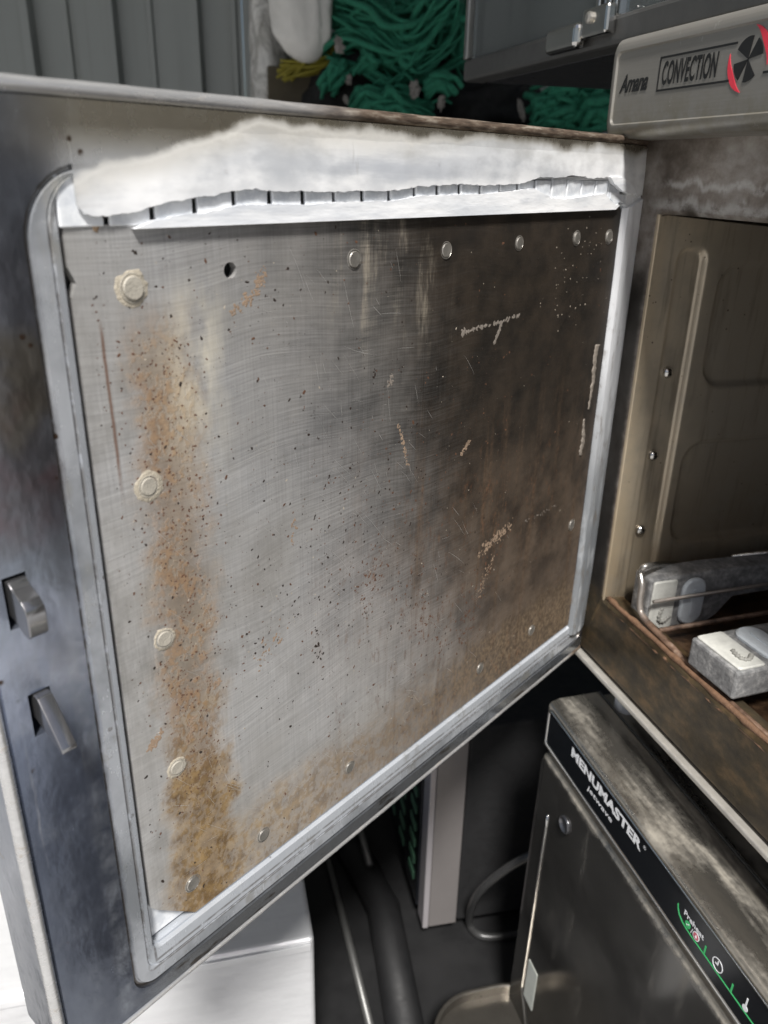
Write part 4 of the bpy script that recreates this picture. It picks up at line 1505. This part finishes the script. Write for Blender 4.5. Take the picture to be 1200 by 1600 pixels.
def mface(x, z):
    return face_matrix(x, z, PYM)


text_mesh('MENUMASTER', 0.01, M['print_white'], 'lettering', cstrip, 0.0966, 0.0088, 0.00045, 0.0, 1.02, mface(0.0580, MT - 0.0198))
text_mesh('®', 0.01, M['print_white'], 'lettering', cstrip, 0.003, 0.003, 0.0, 0.0, 1.0, mface(0.1562, MT - 0.0140))
text_mesh('jetwave', 0.01, M['print_white'], 'lettering', cstrip, 0.035, 0.0058, 0.0002, 0.12, 1.05, mface(0.0850, MT - 0.0300))
text_mesh('Preheat', 0.01, M['print_white'], 'lettering', cstrip, 0.0192, 0.0042, 0.0003, 0.0, 1.03, mface(0.2032, MT - 0.0202))
text_mesh('/', 0.01, M['print_white'], 'lettering', cstrip, 0.0016, 0.0045, 0.0001, 0.0, 1.0, mface(0.2115, MT - 0.0262))


def disc(x, z, r, n_=20):
    return [(x + r * math.cos(2 * math.pi * k / n_), z + r * math.sin(2 * math.pi * k / n_)) for k in range(n_)]


def mprint(pts, mat, name='printed_icon', lift=0.0):
    return new_ob(name, prism(pts, PYM - lift, PYM + 0.0002), mat, cstrip)


def ringprint(x, z, r, w, mat, name='printed_ring'):
    b = bmesh.new()
    loft(b, [[(a, PYM + 0.0002, c) for a, c in disc(x, z, r, 28)], [(a, PYM, c) for a, c in disc(x, z, r, 28)], [(a, PYM, c) for a, c in disc(x, z, r - w, 28)], [(a, PYM + 0.0002, c) for a, c in disc(x, z, r - w, 28)]])
    return new_ob(name, b, mat, cstrip)


zi = MT - 0.0239
mprint(disc(0.2080, zi, 0.0025), M['print_green'])
mprint(disc(0.2163, zi, 0.0025), M['print_pink'])
ringprint(0.2163, zi, 0.0030, 0.0006, M['print_white'])
mprint([(0.2155, zi - 0.001), (0.2171, zi - 0.001), (0.2163, zi + 0.0012)], M['print_white'], 'printed_arrow', 0.0002)
mprint([(0.2070, zi), (0.2075, zi - 0.0008), (0.2093, zi + 0.0010), (0.2089, zi + 0.0014), (0.2076, zi)], M['print_white'], 'printed_tick', 0.0002)
zg = MT - 0.0282
line = [(0.1965, zg + 0.0095), (0.1975, zg + 0.0062), (0.1995, zg + 0.0033), (0.2030, zg + 0.0012), (0.2080, zg + 0.0002), (0.2130, zg), (0.485, zg)]
up_ = [(x + 0.0003, z + 0.0005) for x, z in line]
dn_ = [(x - 0.0003, z - 0.0005) for x, z in line]
mprint(up_ + dn_[::-1], M['print_green'], 'printed_line')
for x in (0.2245, 0.2490, 0.2735, 0.2980):
    mprint([(x, zg + 0.0006), (x + 0.0012, zg + 0.0006), (x + 0.0012, zg + 0.0068), (x, zg + 0.0068)], M['print_green'], 'printed_tick_mark')
zc = MT - 0.0228
ringprint(0.2363, zc, 0.0045, 0.0006, M['print_white'], 'printed_clock')
mprint([(0.2359, zc - 0.0004), (0.2367, zc - 0.0004), (0.2367, zc + 0.0028), (0.2359, zc + 0.0028)], M['print_white'], 'clock_hand')
mprint([(0.2343, zc - 0.0005), (0.2358, zc - 0.0005), (0.2358, zc + 0.0002), (0.2343, zc + 0.0002)], M['print_white'], 'clock_hand')
mprint(disc(0.2610, MT - 0.0255, 0.0021), M['print_white'])
mprint([(0.2605, MT - 0.0236), (0.2615, MT - 0.0236), (0.2615, MT - 0.0176), (0.2605, MT - 0.0176)], M['print_white'], 'printed_stem')

# microwave door
b = bmesh.new()
x0, x1, z0_, z1_ = 0.0115, 0.49, -0.428, MT - 0.0500
loft(b, [[(x, y, z) for x, z in rr(x0 + i, x1 - i, z0_ + i, z1_ - i, max(0.012 - i, 0.003))] for y, i in ((0.0155, 0.0), (FY + 0.006, 0.0), (FY + 0.0015, 0.0012), (FY - 0.0010, 0.0045), (FY - 0.0014, 0.009))], True, True)
mdoor = shade_auto(new_ob('door', b, M['microwave_door_dark'], micro), 30)
b = bmesh.new()
tube(b, spline([(0.0385, FY - 0.0016, -0.146), (0.0384, FY - 0.0018, -0.21), (0.0382, FY - 0.0018, -0.31), (0.0380, FY - 0.0018, -0.357), (0.0391, FY - 0.0018, -0.366), (0.047, FY - 0.0018, -0.383), (0.065, FY - 0.0018, -0.415)], 5), 0.0013, 6)
new_ob('edge_strip', b, M['chrome'], mdoor, smooth=True)
b = bmesh.new()
lathe(b, [(0.0075, 0.002), (0.0075, -0.0018), (0.0068, -0.0024), (0.0060, -0.0016), (0.0050, -0.0006), (0.0005, -0.0006)], 22)
new_ob('plug', b, M['steel_dark'], mdoor, (0.0650, FY - 0.0012, -0.1300))
st0 = prism(rr(0.0430, 0.0600, -0.368, -0.318, 0.001, 2), FY - 0.0018, FY - 0.0010)
new_ob('sticker', st0, M['sticker'], mdoor)
for (fx, fy) in ((0.04, 0.03), (0.46, 0.03), (0.04, 0.42), (0.46, 0.42)):
    b = bmesh.new()
    lathe(b, [(0.012, 0), (0.012, 0.0225 + (0.47 - fx) * 0 )], 14)
    new_ob('foot', b, M['rubber'], micro, (fx, fy, -0.4275), (-math.pi / 2, 0, 0))

# ------------------------------------------------------------------ clear-sided case standing on the oven
CZ = 0.4295
case = empty('display_case', ORG + Zv * CZ, ang_O)
tag(case, 'smoked plastic display case with steel rail on top of the oven', 'case')
CYF, CXL = -0.012, -0.295
rail_z = 0.018
new_ob('bottom_rail', box_bm((CXL, CYF, 0.0005), (0.47, CYF + 0.022, rail_z), 0.003), M['rail_steel'], case)
new_ob('floor_tray', box_bm((CXL + 0.004, CYF + 0.0225, 0.0008), (0.466, CYF + 0.33, 0.006), 0.001), M['steel_dark'], case)
for x0, x1 in ((CXL, -0.0705), (-0.040, 0.46)):
    new_ob('front_pane', box_bm((x0 + 0.004, CYF + 0.006, rail_z + 0.0004), (x1, CYF + 0.010, 0.36), 0.0008), M['clear_plastic_smoked'], case)
new_ob('side_pane', box_bm((CXL, CYF + 0.012, rail_z + 0.0004), (CXL + 0.004, CYF + 0.33, 0.36), 0.0008), M['clear_plastic_smoked'], case)
new_ob('corner_post', box_bm((CXL - 0.004, CYF + 0.001, rail_z + 0.0006), (CXL + 0.0035, CYF + 0.011, 0.36), 0.0015), M['steel_mid'], case)
new_ob('back_panel', box_bm((CXL + 0.10, CYF + 0.331, 0.0008), (0.466, CYF + 0.337, 0.36), 0.001), M['black_gloss'], case)
new_ob('roof', box_bm((CXL, CYF, 0.3605), (0.47, CYF + 0.337, 0.37), 0.002), M['steel_dark'], case)
for x in (-0.0695, -0.0560, -0.0480):
    new_ob('door_stile', box_bm((x, CYF + 0.003, rail_z + 0.0006), (x + 0.005, CYF + 0.012, 0.36), 0.001), M['chrome'], case)
# bracket hinge on the rail
hb = new_ob('hinge_bracket', box_bm((-0.066, CYF - 0.008, 0.007), (-0.034, CYF - 0.0005, 0.024), 0.002), M['chrome'], case)
b = bmesh.new()
lathe(b, [(0.0035, 0.0), (0.0035, -0.002), (0.002, -0.003), (0.0004, -0.003)], 14)
new_ob('hinge_screw', b, M['rivet_steel'], hb, (-0.054, CYF - 0.008, 0.018))
b = box_bm((-0.112, CYF - 0.011, 0.002), (-0.0665, CYF - 0.002, 0.018), 0.004, 3)
new_ob('hinge_arm', b, M['chrome'], hb)

# ------------------------------------------------------------------ aluminium box, bottom left
p0 = horiz_px((491, 1466), BASE - 0.24)
azb = math.radians(-13.5)
alu = empty('aluminium_box', (p0.x, p0.y, CTR), -azb)
tag(alu, 'shiny bare aluminium box below the open door', 'box')
new_ob('body', box_bm((-0.62, 0.0, 0.0008), (0.0, 0.34, BASE - 0.24 - CTR), 0.004, 3), M['aluminium_sheet'], alu)
new_ob('folded_edge', box_bm((-0.615, -0.0022, BASE - 0.24 - CTR - 0.012), (-0.003, -0.0003, BASE - 0.24 - CTR - 0.004), 0.0008), M['aluminium_sheet'], alu)

# ------------------------------------------------------------------ clutter on the counter, below the door
# small microwave with keypad
q0 = horiz_px((664, 1447), CTR + 0.02)
km = empty('keypad_microwave', (q0.x, q0.y, CTR), math.radians(12))
tag(km, 'black microwave with grey corner frame and keypad, in the dark behind', 'microwave')
H_ = 0.27
new_ob('body', box_bm((0.036, 0.0, 0.02), (0.30, 0.30, 0.02 + H_), 0.004), M['black_matt'], km)
new_ob('corner_frame', box_bm((0.0035, -0.002, 0.02), (0.0355, 0.02, 0.02 + H_), 0.001), M['grey_trim'], km)
new_ob('frame_edge', box_bm((-0.0035, -0.003, 0.02), (0.003, 0.02, 0.02 + H_), 0.001), M['grey_trim_light'], km)
kp = new_ob('keypad_panel', box_bm((-0.006, 0.0205, 0.03), (0.0355, 0.22, 0.02 + H_), 0.001), M['black_gloss'], km)
for r_ in range(9):
    for c_ in range(3):
        m_ = M['key_dim']
        new_ob('key', box_bm((-0.0072, 0.035 + 0.05 * c_, 0.055 + 0.024 * r_), (-0.0062, 0.058 + 0.05 * c_, 0.066 + 0.024 * r_), 0.0003, 1), m_, kp)
for (x, y) in ((0.01, 0.02), (0.27, 0.02), (0.01, 0.28), (0.27, 0.28)):
    b = bmesh.new()
    lathe(b, [(0.009, 0), (0.009, 0.0202)], 12)
    new_ob('foot', b, M['rubber'], km, (x + 0.01, y, 0.0202), (-math.pi / 2, 0, 0))

# cable looping beside the lower microwave
c = [horiz_px((880, 1440), CTR + 0.006), horiz_px((800, 1460), CTR + 0.006), horiz_px((752, 1462), CTR + 0.006), horiz_px((733, 1440), CTR + 0.012), at_px((745, 1400), 0.62), at_px((785, 1362), 0.60), at_px((835, 1335), 0.585), at_px((880, 1325), 0.60)]
b = bmesh.new()
tube(b, spline(c, 8), 0.0045, 10)
tag(new_ob('power_cable', b, M['cable_grey'], smooth=True), 'grey power cable looping out beside the lower microwave', 'cable')

# black pipe and thin rails lying on the counter
b = bmesh.new()
tube(b, [horiz_px((640, 1640), CTR + 0.02), horiz_px((600, 1420), CTR + 0.02), horiz_px((530, 1290), CTR + 0.02), horiz_px((470, 1190), CTR + 0.02)], 0.019, 18)
tag(new_ob('pipe', b, M['rubber'], smooth=True), 'thick black pipe lying on the counter below the door', 'pipe')
b = bmesh.new()
tube(b, [horiz_px((585, 1630), CTR + 0.006), horiz_px((525, 1390), CTR + 0.006), horiz_px((480, 1210), CTR + 0.006)], 0.0045, 10)
tag(new_ob('thin_rail', b, M['rail_steel'], smooth=True), 'thin dull metal rail lying beside the black pipe', 'rail')
b = bmesh.new()
tube(b, [horiz_px((578, 1352), CTR + 0.044), horiz_px((556, 1270), CTR + 0.044), horiz_px((530, 1190), CTR + 0.044)], 0.0045, 10)
tag(new_ob('short_rod', b, M['rail_steel'], smooth=True), 'short metal rod with cut end resting on the black pipe', 'rod')

# round-cornered steel pan, bottom centre
rz = CTR + 0.062
e0, e1, e2 = horiz_px((640, 1612), rz), horiz_px((735, 1545), rz), horiz_px((846, 1520), rz)
pan = empty('steel_pan', (e1.x, e1.y, CTR), 0)
tag(pan, 'round-cornered dark steel pan standing against the lower microwave', 'pan')
cn = e1 - Vector((0, 0, rz))
dirx = (e2 - e1)
dirx.z = 0
dirx.normalize()
diry = Vector((dirx.y, -dirx.x, 0))          # towards the camera
def pan_ring(ins, z):
    out = []
    for a, c in rr(-0.052 + ins, 0.075 - ins, -0.18 + ins, 0.0 - ins, 0.05 - ins, 10):
        q = dirx * a - diry * c
        out.append((q.x, q.y, z))
    return out
b = bmesh.new()
hz = 0.062
loft(b, [pan_ring(0.004, 0.001), pan_ring(0.0, 0.006), pan_ring(0.0, hz - 0.001), pan_ring(0.001, hz), pan_ring(0.003, hz), pan_ring(0.004, hz - 0.001), pan_ring(0.004, hz - 0.012)], True, True)
shade_auto(new_ob('wall', b, M['pan_steel'], pan), 35)

# ------------------------------------------------------------------ shelf behind, with yarn, bags and post
SHZ = CAM.z + 0.03
tag(new_ob('storage_cabinet', box_bm((-0.26, 1.32, 0.004), (0.75, 1.70, SHZ), 0.004), M['black_matt']), 'black storage cabinet behind the oven carrying the yarn', 'cabinet')


def lumpy(name, px, Y, rx, rz_, mat, label, cat, seed, ry=None, amp=0.3, freq=1.6, group=None):
    c = at_px(px, Y)
    bm = bmesh.new()
    bmesh.ops.create_icosphere(bm, subdivisions=4, radius=1)
    for v in bm.verts:
        n_ = mnoise.fractal(v.co * freq + Vector((seed, 0, 0)), 1.0, 2.0, 4)
        v.co *= 1 + amp * n_
        v.co = Vector((v.co.x * rx, v.co.y * (ry or rx), v.co.z * rz_))
    lo_ = min(v.co.z for v in bm.verts)
    o = new_ob(name, bm, mat, None, c, smooth=True)
    return tag(o, label, cat, group), lo_


def yarn(name, label, strands, mat, rad=0.006, jit=0.012, n_=26, seed=0, group=None):
    rnd = random.Random(seed)
    bm = bmesh.new()
    for k in range(n_):
        base = [at_px(p, Y) for p, Y in strands[k % len(strands)]]
        off = Vector((rnd.gauss(0, 1), rnd.gauss(0, 1), rnd.gauss(0, 1))) * jit
        pts = [q + off + Vector((rnd.gauss(0, 1), rnd.gauss(0, 1), rnd.gauss(0, 1))) * jit * 0.5 for q in base]
        rr_ = rad * rnd.uniform(0.45, 1.6)
        sp_ = spline(pts, 7)
        tube(bm, sp_, [rr_ * (1 + 0.35 * mnoise.noise(q * 45 + Vector((k, 0, 0)))) for q in sp_], 7)
    return tag(new_ob(name, bm, mat, smooth=True), label, cat='yarn', group=group)


YG = 'green yarn bundles on the cabinet'
yarn('yarn_bundle', 'large loose hank of green yarn heaped highest on the cabinet', [
    [((512, 58), 1.50), ((560, 40), 1.46), ((610, 70), 1.44), ((670, 40), 1.46), ((690, -20), 1.5)],
    [((520, 45), 1.50), ((580, 55), 1.45), ((630, 85), 1.43), ((665, 60), 1.46), ((700, 10), 1.5)],
    [((515, 30), 1.52), ((570, 20), 1.48), ((630, 30), 1.46), ((680, 0), 1.48), ((700, -60), 1.5)],
    [((600, 85), 1.46), ((625, 100), 1.45), ((655, 75), 1.46), ((680, 70), 1.48), ((700, 50), 1.5)],
    [((630, 20), 1.50), ((650, 45), 1.47), ((675, 20), 1.47), ((690, 40), 1.49), ((705, 90), 1.5)]], M['green_yarn'], 0.0034, 0.020, 120, 3, YG)
yarn('yarn_bundle', 'short green yarn loop lying low against the door top', [
    [((565, 172), 1.42), ((578, 150), 1.40), ((600, 160), 1.40), ((620, 150), 1.40), ((640, 172), 1.40), ((662, 178), 1.42)],
    [((560, 185), 1.42), ((590, 165), 1.40), ((630, 165), 1.40), ((668, 185), 1.42)]], M['green_yarn'], 0.004, 0.008, 46, 5, YG)
yarn('yarn_bundle', 'small green yarn tuft beside the brown box', [
    [((512, 135), 1.44), ((520, 115), 1.43), ((532, 106), 1.44)], [((560, 108), 1.44), ((575, 98), 1.43), ((586, 100), 1.43)]], M['green_yarn'], 0.004, 0.006, 40, 6, YG)
yarn('yarn_bundle', 'green yarn tuft next to a pale tag under the display case', [
    [((668, 140), 1.40), ((685, 130), 1.39), ((700, 138), 1.40)]], M['green_yarn'], 0.004, 0.006, 24, 8, YG)
yarn('yarn_bundle', 'round green yarn ball in the shade left of the control panel', [
    [((840, 195), 1.42), ((850, 160), 1.38), ((880, 155), 1.38), ((895, 190), 1.42)], [((845, 180), 1.40), ((870, 175), 1.37), ((893, 175), 1.40)], [((845, 165), 1.40), ((870, 160), 1.37), ((890, 165), 1.40)]], M['green_yarn'], 0.0045, 0.011, 70, 9, YG)
yarn('yarn_bundle', 'green yarn ball half hidden behind the control panel edge', [
    [((905, 195), 1.42), ((910, 160), 1.38), ((935, 155), 1.38), ((965, 185), 1.42)], [((905, 175), 1.40), ((930, 172), 1.37), ((965, 170), 1.40)]], M['green_yarn'], 0.0045, 0.011, 70, 10, YG)
BG = 'black bags on the cabinet'
for nm, px, Y, rx, rz_, lb, sd in (('black_bag', (545, 150), 1.52, 0.075, 0.075, 'black bag slumped between the green yarn loops', 2), ('black_bag', (640, 110), 1.58, 0.11, 0.11, 'big black bag behind the large yarn hank', 4), ('black_bag', (760, 170), 1.52, 0.10, 0.05, 'flat black bag in shade under the display case', 6)):
    o, lo_ = lumpy(nm, px, Y, rx, rz_, M['black_matt'], lb, 'bag', sd, 0.06, 0.28, 1.8, BG)
tags_ = [((530, 70), 14, 26), ((545, 125), 9, 18), ((648, 140), 16, 30), ((690, 160), 14, 24), ((540, 155), 9, 14), ((815, 172), 10, 40)]
for (px, w, h), lb in zip(tags_, ('narrow pale tag hanging below the large yarn hank', 'small pale tag on the slumped black bag', 'white paper tag hanging at the middle of the shelf', 'white paper tag beside the green tuft under the case', 'tiny pale tag low on the slumped black bag', 'white strip standing before the flat black bag')):
    a = at_px(px, 1.385)
    k = 1.385 / FPX
    b = bmesh.new()
    bmesh.ops.create_icosphere(b, subdivisions=3, radius=1)
    for v in b.verts:
        v.co *= 1 + 0.9 * mnoise.fractal(v.co * 2.2 + a * 40, 1.0, 2.0, 4)
        v.co = Vector((v.co.x * w * k * 0.34, v.co.y * 0.006, v.co.z * h * k * 0.34))
    o = new_ob('paper_tag', b, M['paper_dull'], None, a, (random.uniform(-.3, .3), random.uniform(-.4, .4), random.uniform(-.6, .6)))
    tag(o, lb, 'tag', 'paper tags among the yarn')

# brown carton with yellow netting
p = at_px((470, 140), 1.56)
tag(new_ob('carton', box_bm((-0.055, -0.05, 0), (0.065, 0.08, p.z + 0.01 - SHZ + 0.02), 0.003), M['brown_box'], None, (p.x, p.y, SHZ), (0, 0, 0.1)), 'dark brown carton behind the door beside the wrapped post', 'carton')
yarn('netting', 'yellow netting draped over the dark brown carton', [[((440, 110), 1.48), ((470, 95), 1.47), ((500, 85), 1.47), ((520, 70), 1.49)], [((445, 100), 1.48), ((480, 100), 1.47), ((515, 95), 1.48)]], M['yellow_net'], 0.002, 0.008, 22, 15)['category'] = 'netting'

# wrapped post
p = at_px((420, 100), 1.62)
b = bmesh.new()
rings = []
for i in range(90):
    z = 0.004 + 2.3 * i / 89
    rings.append([((0.031 + 0.007 * mnoise.noise((math.cos(a) * 2, math.sin(a) * 2, z * 14)) + 0.004 * mnoise.noise((math.cos(a) * 4, math.sin(a) * 4, z * 40))) * math.cos(a), (0.031 + 0.007 * mnoise.noise((math.cos(a) * 2, math.sin(a) * 2, z * 14))) * math.sin(a), z) for a in [2 * math.pi * k / 20 for k in range(20)]])
loft(b, rings, True, True)
tag(new_ob('post', b, M['wrapped_post'], None, (p.x, p.y, 0), smooth=True), 'post wrapped in crinkled clear plastic in front of the metal wall', 'post')

# white bag hanging
b = bmesh.new()
bmesh.ops.create_icosphere(b, subdivisions=4, radius=1)
for v in b.verts:
    t = v.co.z
    w = 0.048 * (1 + 0.05 * max(0, -t)) * (1.0 - 0.55 * max(0, t) ** 2)
    n_ = 1 + 0.16 * mnoise.noise(Vector((v.co.x * 2.5, v.co.y * 2.5, v.co.z * 0.8))) + 0.22 * abs(mnoise.noise(v.co * 3.1)) - 0.12 * abs(mnoise.noise(v.co * 6.3))
    v.co = Vector((v.co.x * w * n_ + (0.012 if t < 0 else 0) * -t, v.co.y * 0.03 * n_, t * 0.085))
p = at_px((466, 2), 1.46)
tag(new_ob('plastic_bag', b, M['white_bag'], None, p, smooth=True), 'white plastic bag hanging in front of the wrapped post', 'bag')
# pale box at the very top
p = at_px((600, -14), 1.60)
tag(new_ob('white_carton', box_bm((-0.08, -0.04, -0.025), (0.09, 0.05, 0.06), 0.003), M['white_bag'], None, p), 'white carton resting on the heap at the top edge', 'carton')
